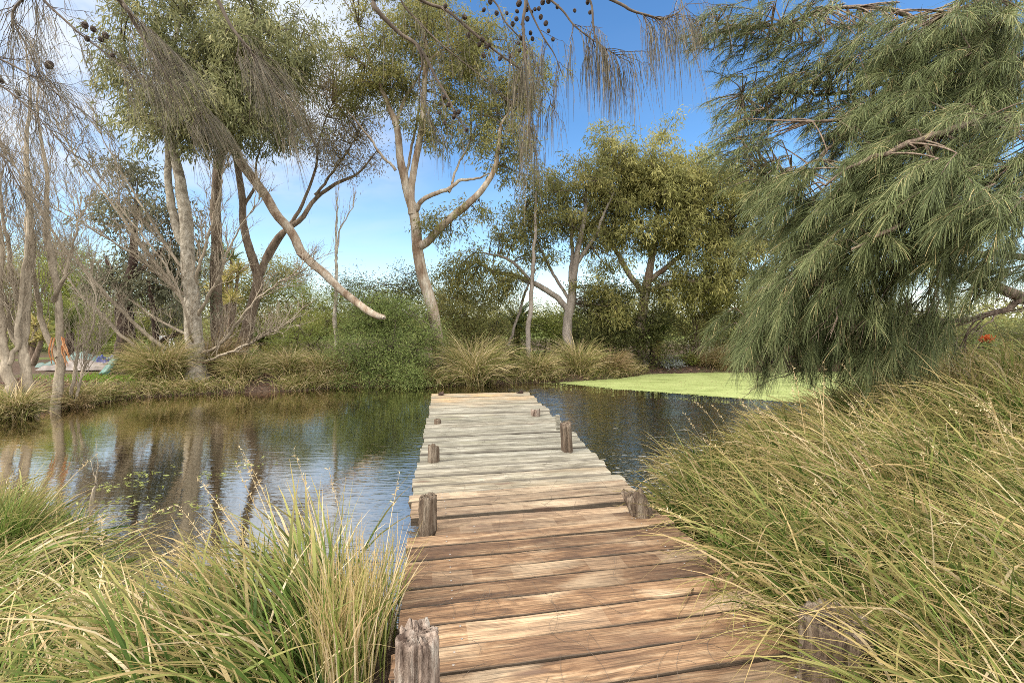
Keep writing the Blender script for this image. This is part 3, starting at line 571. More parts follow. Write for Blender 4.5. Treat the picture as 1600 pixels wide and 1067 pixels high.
pole('dead_pole_tree','tall thin leafless grey pole tree in front of the sprawling gum',[(823,575,15.6,.085),(826,540,15.6,.08),(830,480,15.6,.07),(835,420,15.6,.06),(836,360,15.6,.045),(838,300,15.6,.03),(840,240,15.6,.012)],B_grey,16,.8,.009,2,2,.5,30,.3,
  extra=[[(795,540,17,.05),(815,480,17,.045),(822,455,16.5,.04),(838,420,16,.02)]])
ks=[('left_sapling','grey leafless sapling cut by the left edge of the photo',[(28,648,9.6,.105),(22,610,9.6,.095),(12,560,9.6,.085),(4,500,9.6,.075),(-4,420,9.7,.08),(-10,300,9.7,.05),(-15,200,9.7,.02)],[[(14,570,9.6,.05),(30,520,9.6,.045),(40,450,9.6,.035),(48,350,9.5,.025),(40,240,9.5,.012)]]),
 ('curved_sapling','grey leafless sapling with a kinked low branch, second from the left edge',[(54,642,9.8,.095),(46,610,9.8,.09),(40,570,9.8,.08),(36,520,9.8,.075),(38,460,9.8,.07),(40,400,9.8,.075),(44,330,9.8,.06),(40,240,9.8,.04),(46,150,9.8,.02),(40,60,9.8,.008)],[[(46,600,9.8,.06),(36,560,9.7,.055),(18,530,9.7,.05),(6,480,9.7,.035),(-6,420,9.7,.02)],[(38,480,9.8,.05),(20,430,10,.04),(8,360,10,.03),(0,280,10,.012)]]),
 ('torn_bark_sapling','grey leafless sapling with torn orange bark beside the green tarpaulins',[(85,630,10.2,.095),(90,590,10.2,.085),(92,550,10.2,.078),(88,510,10.2,.07),(82,450,10.2,.062),(74,400,10.2,.065),(70,340,10.2,.05),(72,260,10.2,.035),(60,170,10.2,.02),(62,90,10.2,.008)],[[(88,560,10.2,.06),(70,520,10.3,.055),(58,470,10.3,.045),(52,400,10.3,.03),(48,320,10.3,.012)],[(84,470,10.2,.045),(105,430,10,.035),(120,370,10,.02),(128,310,10,.008)],[(108,632,10.4,.035),(114,580,10.4,.032),(118,545,10.4,.028),(135,520,10.3,.022),(147,480,10.2,.016),(142,430,10.2,.008)],[(116,634,10.4,.03),(135,580,10.4,.022),(155,540,10.4,.01)]])]
for i,(nm,lb,ct,ex) in enumerate(ks):
    T=pole('bare_sapling',lb,ct,B_bare,18,1.4,.012,5,4,.5,28,.3,ex); T['group']='bare saplings on the left bank'
    if i==2:
        m=M()
        for a,b,c,w in (((82,528),(78,550),(84,572),.05),((98,528),(103,545),(112,566),.045),((96,540),(100,556),(106,574),.03)):
            q=smooth(PP([(*a,10.08),(*b,10.0),(*c,10.02)]),9); tubes(m,np.stack([q+N(1,3)*.012+N(9,3)*.006 for _ in range(3)]),w*.34*np.array([.5,1,1,.9,1,.8,.9,.5,.1])[None]*U(.6,1.1,(3,1)),5,.5,lump=.25)
        m.build('torn_bark',B_torn,T)['label']='raw orange strips of torn bark'
# ------------------------------------------------------------------ bushes and far bank plants
def bush(name,label,px,d,clumps,leaf,L=.07,Wd=.018,nl=26,nt=9,rc=.22,spread=.12,droop=.1,group=None,stems=7,cat='bush',twig=None):
    b=gpt(px,d); T=thing(name,label,cat,b,group); m=M(); ml=M(); zz=np.mean([P(0,c[1],d)[2] for c in clumps])
    q=np.stack([b+np.array([0,0,.05]),b+np.array([0,0,max(.25,(zz-b[2])*.5)])]); st=b+N(stems,3)*np.array([.35,.25,0])
    en=np.stack([P(*[clumps[i%len(clumps)][k] for k in (0,1,2)]) for i in range(stems)])+N(stems,3)*.25
    t=np.linspace(0,1,10)[None,:,None]; sp=st[:,None]*(1-t)+en[:,None]*t; sp[:,:,2]=st[:,None,2]+(en-st)[:,None,2]*t[...,0]**.8
    tubes(m,sp,.028*(1-.75*np.linspace(0,1,10))[None],5); cloud=sp[:,2:].reshape(-1,3)
    for (px_,py,dd,rx,ry,nc,*rd) in clumps:
        c,tp=clumpy(px_,py,dd,rx,ry,nc,rc,nt,rd[0] if rd else None)
        lo=gz(c[:,0],c[:,1])+.12; c[:,2]=np.maximum(c[:,2],lo); tp[:,2]=np.maximum(tp[:,2],np.maximum(gz(tp[:,0],tp[:,1]),0)+.06)
        g=grow(m,cloud,c,.014,.006,6,.08); t2=grow(m,g[:,2:].reshape(-1,3),tp,.005,.002,4,.08,3)
        leaves(ml,t2[:,-1],nrm(t2[:,-1]-t2[:,-2]),nl,L,Wd,spread,droop)
    m.build('stems',twig or B_twig,T); ml.build('foliage',leaf,T); return T
bush('bush','large round green bush hanging over the water just left of the jetty end',612,14.1,
  [(600,518,14.1,62,52,42,.75),(625,575,13.8,58,34,30,.5),(560,560,14.0,45,40,22,.6),(648,520,14.2,35,48,18,.6),(585,482,14.5,45,26,14,.6),(565,598,13.5,32,12,8,.3),(640,595,13.4,40,12,12,.3)],L_green,L=.075,Wd=.019,nl=30,nt=11,group='bushes on the far bank')
bush('bush','yellow green wattle bush with fine leaves left of the large round bush',478,15.8,
  [(480,500,15.8,56,52,44,.8),(465,550,15.6,44,30,20,.6),(520,490,16.2,36,44,18,.6),(450,465,16.4,36,24,10,.4)],L_lime,L=.06,Wd=.012,nl=34,nt=11,group='bushes on the far bank')
bush('tall_bush','tall wispy bush with dark small leaves showing above the round bush against the sky',600,18.,
  [(560,470,18,40,38,16,.6),(605,458,18,44,32,16,.6),(650,450,18.2,32,28,11,.5),(535,455,18,24,20,6,.4),(695,475,18.5,30,34,10,.5),(640,430,18.2,16,14,3,.3),(600,500,18.2,70,30,20,.7)],L_dark,L=.10,Wd=.026,nl=22,nt=8,rc=.3,spread=.16,group='bushes on the far bank')
bush('bush','mid green bush right of the salmon barked trunk, behind the biggest tussock',735,17.6,
  [(735,485,17.6,54,48,36,.9),(715,540,17.2,42,36,20,.7),(775,530,17.8,42,40,20,.7)],L_gum,L=.11,Wd=.026,nl=26,nt=10,rc=.3,spread=.16,group='bushes on the far bank')
bush('bush','light green bush directly behind the tall leafless pole',862,18.8,
  [(862,510,18.8,50,36,26,.8),(850,545,18.6,60,28,18,.8),(900,510,18.8,34,40,14,.6)],L_lime,L=.10,Wd=.022,nl=28,nt=10,rc=.28,group='bushes on the far bank')
bush('bush','dark leafy bush standing under the golden crowned gum',955,17.2,
  [(950,495,17.2,55,52,40,.8),(925,545,17,44,32,20,.7),(1000,505,17.4,50,50,30,.8),(1000,560,17.3,40,16,8,.6)],L_dark,L=.13,Wd=.028,nl=26,nt=10,rc=.3,spread=.17,group='bushes on the far bank')
bush('bush','brownish open bush right of the cycad, with many upright stems',1085,18.6,
  [(1085,465,18.6,62,46,38,.8),(1060,505,18.8,40,38,16,.8),(1125,500,18.8,46,44,22,.8),(1090,530,19.5,60,24,16,.9)],L_gum,L=.12,Wd=.028,nl=22,nt=9,rc=.32,stems=16,group='bushes on the far bank',twig=B_brown)
bush('bush','dark bush behind the drooping she-oak foliage at the end of the duckweed',1190,19.,
  [(1180,470,19,66,64,40,1.),(1270,480,19,76,64,40,1.),(1200,555,18.4,90,20,14,.8),(1330,540,19,60,40,16,1.)],L_dark,L=.14,Wd=.03,nl=24,nt=9,rc=.34,group='bushes on the far bank')
bush('bush','dark bush low in the gap at the right edge behind the tall grass',1500,13.,
  [(1470,530,13,66,30,24,.7),(1560,538,13.5,66,26,22,.8),(1410,515,14,60,44,22,.7),(1630,525,14,60,34,16,.8)],L_dark,L=.10,Wd=.02,nl=28,nt=10,rc=.25,group='bushes on the far bank')
for lb,px,d,cl,lf in (
  ('pale olive bush far back between the bare saplings at the left edge',60,24.,[(50,440,24,76,60,40,1.4),(20,520,24,60,45,24,1.2),(95,490,24,50,60,24,1.2)],L_gold),
  ('grey olive bush far behind the green tarpaulins',140,23.,[(135,475,23,65,60,40,1.4),(155,530,22.5,55,30,18,1.),(110,420,23.5,55,45,20,1.)],L_lime),
  ('olive bush seen through the bare lower branches of the pale tree',255,25.,[(250,460,25,66,60,36,1.4),(270,520,24,66,40,24,1.2),(310,430,25.5,46,55,20,1.)],L_gum),
  ('green bush behind the dark based forked tree',420,22.,[(400,485,22,60,60,36,1.2),(430,445,22.5,40,40,18,1.),(380,535,21,64,26,18,1.)],L_gum),
  ('dark bush far off against the sky between the bare saplings',15,30.,[(10,400,30,80,50,20,1.8),(-40,480,30,80,70,20,1.8)],L_gum)):
    bush('bush',lb,px,d,cl,lf,L=.15,Wd=.035,nl=30,nt=9,rc=.42,spread=.2,group='bushes on the far bank')
# a far belt of scrub that closes the view near the horizon
mb=M(); ang=U(-1.05,1.05,900); rr=U(42,60,900); c=np.c_[rr*np.sin(ang),rr*np.cos(ang),U(.2,1,900)*(1.6+2.2*np.abs(np.sin(ang*9)*np.cos(ang*4+1)))+.2]
leaves(mb,c,np.tile([0,0,1.],(900,1)),90,.32,.09,.75,.1); tag(mb.build('far_scrub',L_gum),'far belt of olive scrub closing the view along the horizon','scrub',kind='stuff')

def tussock(label,px,d,wpx,hpx,n,leaf,lean=0.,group='grass tussocks on the far bank',w=.012,bend=(.9,1.9)):
    b=gpt(px,d,0); R=wpx*d/F/2; Hh=hpx*d/F; T=thing('grass_tussock',label,'grass tussock',b,group); m=M()
    n=int(n*1.05); k=rng.integers(0,7,n); ca=U(0,6.28,7); cr=R*.42*U(.1,1,7); a=U(0,2*np.pi,n); rr=R*.2*np.sqrt(U(0,1,n))
    root=np.c_[b[0]+cr[k]*np.cos(ca[k])+rr*np.cos(a),b[1]+(cr[k]*np.sin(ca[k])+rr*np.sin(a))*.7,np.zeros(n)]; root[:,2]=np.maximum(gz(root[:,0],root[:,1]),-.05)
    ks=U(.75,1.15,7); L=np.hypot(R*.75,Hh*.85)*U(.45,1.25,n)*ks[k]; out=np.arctan2(root[:,1]-b[1],root[:,0]-b[0]); az=out+N(n)*.9; th0=np.clip(.25+N(n)*.3,.02,1.2)
    blades(m,root,az,th0,U(.9,2.3,n),L,w*1.0*U(.6,1.4,n),8,rnd=np.clip(U(0,1,n)+U(-.15,.15,7)[k],0,1)); 
    m.build('blades',leaf,T); return T
for a in (('big pale straw coloured tussock at the water just beyond the jetty end',737,14.0,128,66,2600,L_tuss),
  ('low tussock right of the big pale one, in front of the tall leafless pole',842,14.7,75,44,1100,L_tuss),
  ('upright tussock right of the leafless pole, at the foot of the sprawling gum',905,15.2,80,62,1300,L_tuss),
  ('flat wide tussock leaning over the left end of the duckweed',955,15.9,80,36,1000,L_tussr),
  ('orange brown tussock on the far edge of the duckweed beside the she-oak foliage',1132,17.3,85,36,1000,L_tussr),
  ('small russet tussock behind the duckweed, left of the orange brown one',1090,17.5,50,26,500,L_tussr),
  ('broad tussock drooping into the water at the foot of the pale tree, left side',245,12.7,140,62,2200,L_tuss),
  ('pinkish dry tussock right behind the foot of the pale tree',338,13.8,95,72,1500,L_tussr),
  ('green gold tussock in front of the forked tree',378,13.2,85,48,1300,L_tuss),
  ('tussock between the forked tree and the slender sapling',450,13.4,75,50,1200,L_tuss),
  ('upright green gold tussock at the foot of the slender sapling',500,13.7,85,58,1400,L_tuss),
  ('small tussock in the mulch behind the slender sapling',425,14.6,55,40,700,L_tussr),
  ('low dark tussock at the foot of the bare saplings at the left edge',25,9.3,140,42,1500,L_tuss),
  ('sparse dry tussock at the foot of the torn bark sapling',118,10.4,60,30,420,L_tussr),
  ('thin tussock on the mulch between the trees behind the pale tree',300,14.6,70,45,800,L_tussr),
  ('low tussock between the round bush and the big pale tussock',672,13.7,40,30,450,L_tuss),
  ('green tussock under the yellow green wattle bush',545,13.9,60,34,600,L_tuss)): tussock(*a)

def fronds(m,c,n,L,nl,lw,ll,el=(10,75),droop=1.1,rnd=(0,1)):
    az=U(0,2*np.pi,n); e=np.radians(U(*el,n)); t=np.linspace(0,1,9); th=(np.pi/2-e)[:,None]+droop*t[None,:]**1.4
    h=np.stack([np.sin(th)*np.cos(az)[:,None],np.sin(th)*np.sin(az)[:,None],np.cos(th)],-1); ln=L*U(.75,1.1,n)
    pts=np.concatenate([np.repeat(c[None,None],n,0),c+np.cumsum(h[:,:-1]*(ln/8)[:,None,None],1)],1); tubes(m,pts,.012*(1-.7*t)[None],4,.3)
    tt=np.linspace(.12,.99,nl); i=np.minimum((tt*8).astype(int),7); fr=(tt*8-i)[None,:,None]
    st=pts[:,i]*(1-fr)+pts[:,i+1]*fr; tg=nrm(pts[:,i+1]-pts[:,i]); sd=nrm(np.cross(tg,[0,0,1.]))
    for s in (-1,1):
        dr=nrm(sd*s+tg*.75+np.array([0,0,.12])); k=ll*np.sin(np.pi*np.clip(tt*.85+.12,0,1))[None,:,None]
        e2=st+dr*k; e1=st+dr*k*.5; e2=e2+np.array([0,0,-.18])*k
        ribbons(m,np.stack([st,e1,e2],2).reshape(-1,3,3),lw,[.7,1,.1],side=np.tile([0,0,1.],(n*nl,1))+N(n*nl,3)*.2,rnd=np.clip(np.repeat(U(*rnd,n),nl)+N(n*nl)*.1,0,1))
def palm(name,label,px,d,hpy,n,L,leaf,cat='palm',el=(5,80),droop=1.1,rt=.14,ll=.35,bark=B_dark,skirt=0):
    b=gpt(px,d); T=thing(name,label,cat,b); top=P(px,hpy,d); s=smooth(np.c_[np.stack([b,(b+top)/2+N(3)*.03,top]),[rt*1.15,rt,rt*.9]],14)
    m=M(); tubes(m,s[None,:,:3],s[None,:,3],12,.5,lump=.12); m.build('trunk',bark,T)
    m=M(); fronds(m,top,n,L,26,.022,ll,el,droop); m.build('fronds',leaf,T)
    if skirt: m=M(); fronds(m,top-np.array([0,0,.05]),skirt,L*.8,20,.02,ll*.8,(-50,5),.7); m.build('dead_fronds',L_straw,T)
palm('cycad','cycad with a stout dark trunk and arching fronds at the far edge of the duckweed',1025,17.4,530,34,1.25,L_palm,'cycad',(0,85),1.0,.2,.22,skirt=10)
palm('palm','feathery palm showing above the fern behind the big pale tussock',808,19.,515,30,1.5,L_palm,'palm',(10,85),1.0,.12,.4)
palm('palm_fern','yellow green fern spreading right of the big pale tussock',790,15.6,566,26,.95,L_lime,'fern',(5,60),1.0,.05,.25)
palm('palm','dark feathery palm among the bare saplings behind the orange bark',110,19.,520,30,1.7,L_palm,'palm',(5,85),1.0,.14,.45)
palm('palm','small palm with straw coloured dead fronds beside the forked tree',408,17.6,535,18,.9,L_palm,'palm',(20,85),1.1,.09,.28,skirt=14)
palm('palm','low palm beside the mid green bush right of the salmon barked trunk',775,20.,525,20,1.3,L_palm,'palm',(10,80),1.0,.1,.35)
def strappy(name,label,px,d,heads,leaf,n=130,L=.62,cat='cabbage tree'):
    b=gpt(px,d); T=thing(name,label,cat,b); 
    for hx,hy in heads:
        top=P(hx,hy,d+U(-.3,.3)); s=smooth(np.c_[np.stack([b,(b*.6+top*.4)+N(3)*.05,top]),[.10,.08,.06]],14); m=M(); tubes(m,s[None,:,:3],s[None,:,3],8,.5,lump=.1); m.build('trunk',B_brown,T)
        m=M(); a=U(0,2*np.pi,n); blades(m,np.repeat(top[None],n,0)+N(n,3)*.04,a,U(0,1.9,n),U(.2,.9,n),L*U(.7,1.1,n),np.full(n,.045),6); m.build('leaf_head',leaf,T)
strappy('cabbage_tree','cabbage tree with yellow strappy heads between the red trunk and the forked tree',352,20.,[(355,440),(338,455),(372,425),(362,470)],L_straw)
strappy('cabbage_tree','cabbage tree with green strappy heads high behind the pale trunk',352,21.,[(362,405),(345,395)],L_palm,90,.6)
strappy('cabbage_tree','low yellow strappy plant glimpsed behind the torn bark sapling',50,16.5,[(55,510),(45,535),(66,528)],L_straw,90,.5)
bush('silver_plant','small silver leaved plant at the far edge of the duckweed right of the cycad',1047,17.3,[(1047,568,17.3,16,6,10,.3)],L_silver,L=.06,Wd=.02,nl=24,nt=8,rc=.1,spread=.06,stems=5,cat='plant')
bush('green_plant','small bright green plant beside the silver leaved plant',1075,17.6,[(1075,562,17.6,16,7,8,.3)],L_lime,L=.06,Wd=.02,nl=24,nt=8,rc=.1,spread=.06,stems=5,cat='plant')
bush('leafy_plant','small bright green leafy plant at the foot of the forked tree',395,14.9,[(393,562,14.9,22,8,10,.3)],L_green,L=.09,Wd=.03,nl=20,nt=8,rc=.12,spread=.08,stems=5,cat='plant')
bush('flowering_shrub','shrub with an orange red flower head glimpsed above the tall grass at the right edge',1543,9.,[(1542,542,9,16,8,8,.2)],L_green,L=.06,Wd=.02,nl=20,nt=7,rc=.08,spread=.06,stems=6,cat='shrub')
o=[x for x in COL.objects if x.name.startswith('flowering_shrub')][0]; m=M(); c=ell(1542,531,9,5,3,40,.05); leaves(m,c,np.tile([0,0,1.],(40,1)),9,.045,.02,.03,-.4); m.build('flower_head',L_flame,o)
o=[x for x in COL.objects if x.name.startswith('flowering_shrub')][0]; m=M(); c=ell(1552,541,9,6,3,8,.06); leaves(m,c,np.tile([0,0,1.],(8,1)),10,.04,.02,.03,-.2); m.build('pale_leaves',L_silver,o)

# thin grass trailing over the far water's edge
m=M(); p=np.repeat(POND[8:22],2,0); n=9000; k=rng.integers(9,20,n); f=U(0,1,n)[:,None]; a=POND[k]; b=POND[k+1]; q=a*(1-f)+b*f; e=nrm(b-a); nn=np.c_[-e[:,1],e[:,0]]
nn=np.where((nn*(q-POND.mean(0))).sum(1,keepdims=True)<0,-nn,nn); ok=(np.sin(q[:,0]*2.1)+np.sin(q[:,0]*5.3+1)*.6+N(n)*.5)>-.5; q=(q+nn*U(-.05,.55,n)[:,None])[ok]; nn=nn[ok]; n=len(q)
blades(m,np.c_[q,np.maximum(gz(q[:,0],q[:,1]),-.03)],np.arctan2(-nn[:,1],-nn[:,0])+N(n)*.9,U(.1,.9,n),U(.8,2.2,n),U(.2,.6,n),U(.008,.018,n),6); tag(m.build('bank_grass',L_tuss),'thin trailing grass along the far edge of the water','grass',kind='stuff')
# lawn and leaf litter
m=M(); n=14000; q=np.c_[U(-14,-8,n),U(12.3,15.2,n)]; k=np.exp(-(((q[:,0]+10.6)/2.4)**2+((q[:,1]-13.5)/1.)**2)**2)>U(0,1,n); q=q[k]; n=len(q)
blades(m,np.c_[q,gz(q[:,0],q[:,1])-.01],U(0,6.28,n),U(0,.4,n),U(.3,.9,n),U(.05,.11,n),np.full(n,.009),4); tag(m.build('lawn',L_lawn),'patch of short bright green grass by the green tarpaulins','grass',kind='stuff')
m=M(); n=26000; q=np.c_[U(-13,13,n),U(9.5,19,n)]; d=sdist(q); k=(d>.02)&(d<4.5); q=q[k]; n=len(q); z=gz(q[:,0],q[:,1])+U(.005,.03,n); c=np.c_[q,z]
leaves(m,c,nrm(N(n,3)*np.array([1,1,.2])),1,.10,.032,.0,.05); tag(m.build('leaf_litter',L_litter),'brown fallen leaf litter covering the far bank','leaf litter',kind='stuff')

# ------------------------------------------------------------------ duckweed, floating weed, twig
def sheet(name,mat,poly,z,label,cat,jit=.05,kind='stuff'):
    p=np.asarray(poly,float); q=[]
    for a,b in zip(p,np.roll(p,-1,0)):
        k=max(2,int(np.linalg.norm(b-a)/.09)); t=np.linspace(0,1,k,endpoint=False)[:,None]; q.append(a+(b-a)*t)
    q=np.vstack(q); q+=N(*q.shape)*jit; import bmesh
    bm=bmesh.new(); vs=[bm.verts.new((x,y,z)) for x,y in q]; ed=[bm.edges.new((vs[i],vs[(i+1)%len(vs)])) for i in range(len(vs))]
    bmesh.ops.triangle_fill(bm,edges=ed,use_beauty=True,normal=(0,0,1)); me=bpy.data.meshes.new(name); bm.to_mesh(me); bm.free(); me.materials.append(mat)
    o=bpy.data.objects.new(name,me); COL.objects.link(o); return tag(o,label,cat,kind=kind)
def W0(px,py): d=H*F/(py-495); return ((px-800)/F*d,d)
sheet('duckweed',WEED,[W0(875,599),W0(915,602.5),W0(960,608),W0(1050,614.5),W0(1150,622),W0(1250,629),W0(1330,633),W0(1420,634),(14.2,14.6),(13.4,17.1),(7,16.9),(4.65,16.45),(3.3,15.15),(2.2,14.75),(1.4,14.3)],.006,'bright yellow green carpet of duckweed on the right half of the pond','duckweed')
m=M(); n=1300; f=U(0,1,n); e=np.array([W0(840,598),W0(915,602.5),W0(960,608),W0(1050,614.5),W0(1150,622),W0(1250,629),W0(1330,633)]); k=rng.integers(0,6,n); q=e[k]*(1-f[:,None])+e[k+1]*f[:,None]; q[:,1]+=-np.abs(N(n))*.16*(.4+np.sin(q[:,0]*3.1)**2)+.08; q[:,0]+=N(n)*.1
leaves(m,np.c_[q,U(.004,.009,n)],nrm(N(n,3)*np.array([1,1,.001])),1,.04,.03,0,0.)
n=3500; q=np.c_[U(1.6,13,n),U(11.,17,n)]; leaves(m,np.c_[q,np.full(n,.0095)][sdist(q)<-.1][:0] if False else np.c_[q,np.full(n,.0095)][(sdist(q)<-.05)&(q[:,1]>np.interp(q[:,0],e[:,0],e[:,1])+.1)],np.array([[1.,0,0]]).repeat(((sdist(q)<-.05)&(q[:,1]>np.interp(q[:,0],e[:,0],e[:,1])+.1)).sum(),0),1,.06,.02,0,0.,mi=1)
for v in m.v: v[:,2]=np.clip(v[:,2],.003,.0085)
tag(m.build('duckweed_flecks',[WEED,L_litter]),'loose duckweed flecks and fallen leaves along the ragged edge of the carpet','duckweed',kind='stuff')
m=M()
for px,py,s in ((235,742,.22),(195,757,.25),(275,795,.25),(205,808,.3),(385,727,.25),(175,785,.2),(95,820,.2),(150,760,.15),(330,742,.15),(130,845,.25)):
    x,y=W0(px,py); n=15; c=np.c_[x+N(n)*s*.9,y+N(n)*s*.5,U(.004,.012,n)]; leaves(m,c,nrm(N(n,3)*np.array([1,1,.02])),2,.07,.02,.012,.0)
v=np.concatenate(m.v); 
for i in range(len(m.v)): m.v[i][:,2]=np.clip(m.v[i][:,2],.003,.016)
tag(m.build('floating_weed',L_weed),'pale green water weed floating in small patches on the left water','water weed',kind='stuff')
m=M(); q=limb_pts([(138,815,3.9+.6,.006),(139,775,4.5,.016),(145,750,4.5,.014),(148,735,4.5,.008),(150,700,4.45,.004)],14,.02)
b=np.array([*W0(139,825),0.]); q[:,:3]+=np.array([b[0]-q[0,0],b[1]-q[0,1],-.05-q[0,2]]); tubes(m,q[None,:,:3],q[None,:,3],6,.5); sprout(m,q[None,:,:3],7,.3,45,.004,6,.2,.4)
tag(m.build('dead_twig',B_bare,origin=b),'bent dead twig standing in the water by the left foreground grass','twig')
# things left about on the left bank
def lump(name,label,cat,px,d,wx,dy,hz,col,seed,dz=0.,var=.3):
    b=gpt(px,d,0); g=np.random.default_rng(seed); n=26; u=np.linspace(-1,1,n); gx,gy=np.meshgrid(u,u); r=np.maximum(np.abs(gx),np.abs(gy))
    h=np.clip(1-r**3,0,1)*hz*(.55+.45*np.sin(gx*3+g.uniform(0,6))*np.cos(gy*4+g.uniform(0,6)))+np.abs(np.sin(gx*9+gy*7+g.uniform(0,6)))*hz*.18*(r<.95)
    v=np.c_[(b[0]+gx*wx*(1+.12*np.sin(gy*5))).ravel(),(b[1]+gy*dy*(1+.1*np.sin(gx*6))).ravel(),(b[2]+dz+.01+h).ravel()]
    i=np.arange(n-1)[:,None]*n; j=np.arange(n-1)[None]; m=M(); m.add(v,np.stack([i+j,i+j+1,i+j+1+n,i+j+n],-1).reshape(-1,4))
    return tag(m.build(name,plain_mat(name,col,.55,var,9),origin=b),label,cat)
lump('tarpaulin','crumpled grey green tarpaulin lying on the ground left of the dark trunk','tarpaulin',135,16.5,1.15,.5,.5,(.075,.12,.105),5)
lump('tarpaulin','small blue tarpaulin lying beside the grey green one','tarpaulin',170,16.0,.34,.25,.42,(.02,.035,.16),6)
lump('tarpaulin','green tarpaulin lying in the plants right of the dark trunk','tarpaulin',245,16.6,.9,.4,.42,(.06,.11,.095),7)
lump('soil_heap','low heap of grey soil in front of the crumpled tarpaulin','soil heap',130,15.3,1.0,.4,.28,(.16,.13,.11),8)
b=gpt(178,14.,0); m=M(); g=smooth([[b[0]-.16,b[1]-.25,b[2]],[b[0]-.02,b[1]-.1,b[2]+.3],[b[0]+.1,b[1],b[2]+.55]],6); sd=np.array([.2,-.05,0]); v=np.stack([g-sd*.7,g+sd*(1-.5*np.linspace(0,1,6))[:,None],g+sd*(1-.5*np.linspace(0,1,6))[:,None]+[0,.02,.01],g-sd*.7+[0,.02,.01]],1)
m.add(v.reshape(-1,3),[(i*4+q,i*4+(q+1)%4,i*4+4+(q+1)%4,i*4+4+q) for i in range(5) for q in range(4)]+[(3,2,1,0),(20,21,22,23)]); tag(m.build('board',plain_mat('board',(.06,.14,.115),.5,.2),origin=b),'teal green board leaning against the foot of the dark trunk','board')
b=gpt(260,18.5,0); T=thing('trestle','small white A-frame trestle standing behind the pale tree','trestle',b); w=plain_mat('white_paint',(.78,.78,.76),.5,.08)
for sy in (-.35,.35):
    for sx in (-1,1):
        m=M(); q=np.array([[b[0]+sx*.2,b[1]+sy,b[2]],[b[0]+sx*.02,b[1]+sy*.8,b[2]+.95]]); tubes(m,smooth(q,6)[None],np.full((1,6),.025),6,.5); m.build('leg',w,T)
m=M(); tubes(m,smooth(np.array([[b[0],b[1]-.45,b[2]+.95],[b[0],b[1]+.45,b[2]+.95]]),4)[None],np.full((1,4),.03),6,.5); m.build('beam',w,T)
b=gpt(1085,22.,0); T=thing('gate','thin white metal frame gate half hidden behind the brownish bush','gate',b)
for xx in (-.28,.28,.7): m=M(); tubes(m,smooth(np.array([[b[0]+xx,b[1],b[2]-.05],[b[0]+xx,b[1],b[2]+.75]]),4)[None],np.full((1,4),.022),6,.5); m.build('upright',w,T)
for z in (.12,.75): m=M(); tubes(m,smooth(np.array([[b[0]-.3,b[1]+.005,b[2]+z],[b[0]+.72,b[1]+.005,b[2]+z]]),4)[None],np.full((1,4),.018),6,.5); m.build('rail',w,T)
# ------------------------------------------------------------------ she-oaks
def plumes(mt,ml,cloud,tips,dirs,Lb,nn,Ln,w,droop,spr=.36,sag=.25,r0=.008,rn=None):
    """each tip is a side branch streaming with needles along its length"""
    n=len(tips); t=np.linspace(0,1,7); l=(Lb*U(.6,1.25,n))[:,None,None]
    d=nrm(dirs+N(n,3)*.28)[:,None]; pts=tips[:,None]+l*(d*t[None,:,None]-np.array([0,0,sag])*(t*t)[None,:,None])
    if cloud is not None: grow(mt,cloud,tips,.013,.007,8,.06,4,.06)
    tubes(mt,pts,r0*(1-.8*t)[None],4)
    q=np.repeat(np.arange(n),nn); u=U(.05,1,len(q))*6; i=np.minimum(u.astype(int),5); fr=(u-i)[:,None]
    st=pts[q,i]*(1-fr)+pts[q,i+1]*fr; tg=nrm(pts[q,i+1]-pts[q,i])
    dr=nrm(tg*.85+N(len(q),3)*spr+np.array([0,0,-.12]))
    tone=np.repeat(U(-.22,.22,n),nn); r=np.clip(U(0,.9,len(q))+tone,0,.93); r=np.where(U(0,1,len(q))<.03,1.,r)
    needles(ml,st,dr,Ln,w,droop,5,rnd=r)
bR=gpt(1790,8.2); TR=thing('she_oak','large she-oak with drooping grey green needle foliage filling the right side of the photo','tree',bR)
def limbs_of(T,ls,bark,n=30,k=8,wob=.05):
    out=[]
    for l in ls:
        q=limb_pts(l,n,wob); m=M(); tubes(m,q[None,:,:3],q[None,:,3],k,.5,lump=.06); m.build('limb',bark,T); out.append(q)
    return out
q=limb_pts([(1790,640,8.2,.24),(1775,520,8.2,.22),(1765,380,8.2,.2),(1770,220,8.2,.17),(1775,60,8.2,.13),(1770,-150,8.2,.06)],30,.04); q[0,2]=bR[2]-.1
m=M(); tubes(m,q[None,:,:3],q[None,:,3],12,.5,lump=.06); m.build('trunk',B_oak,TR)
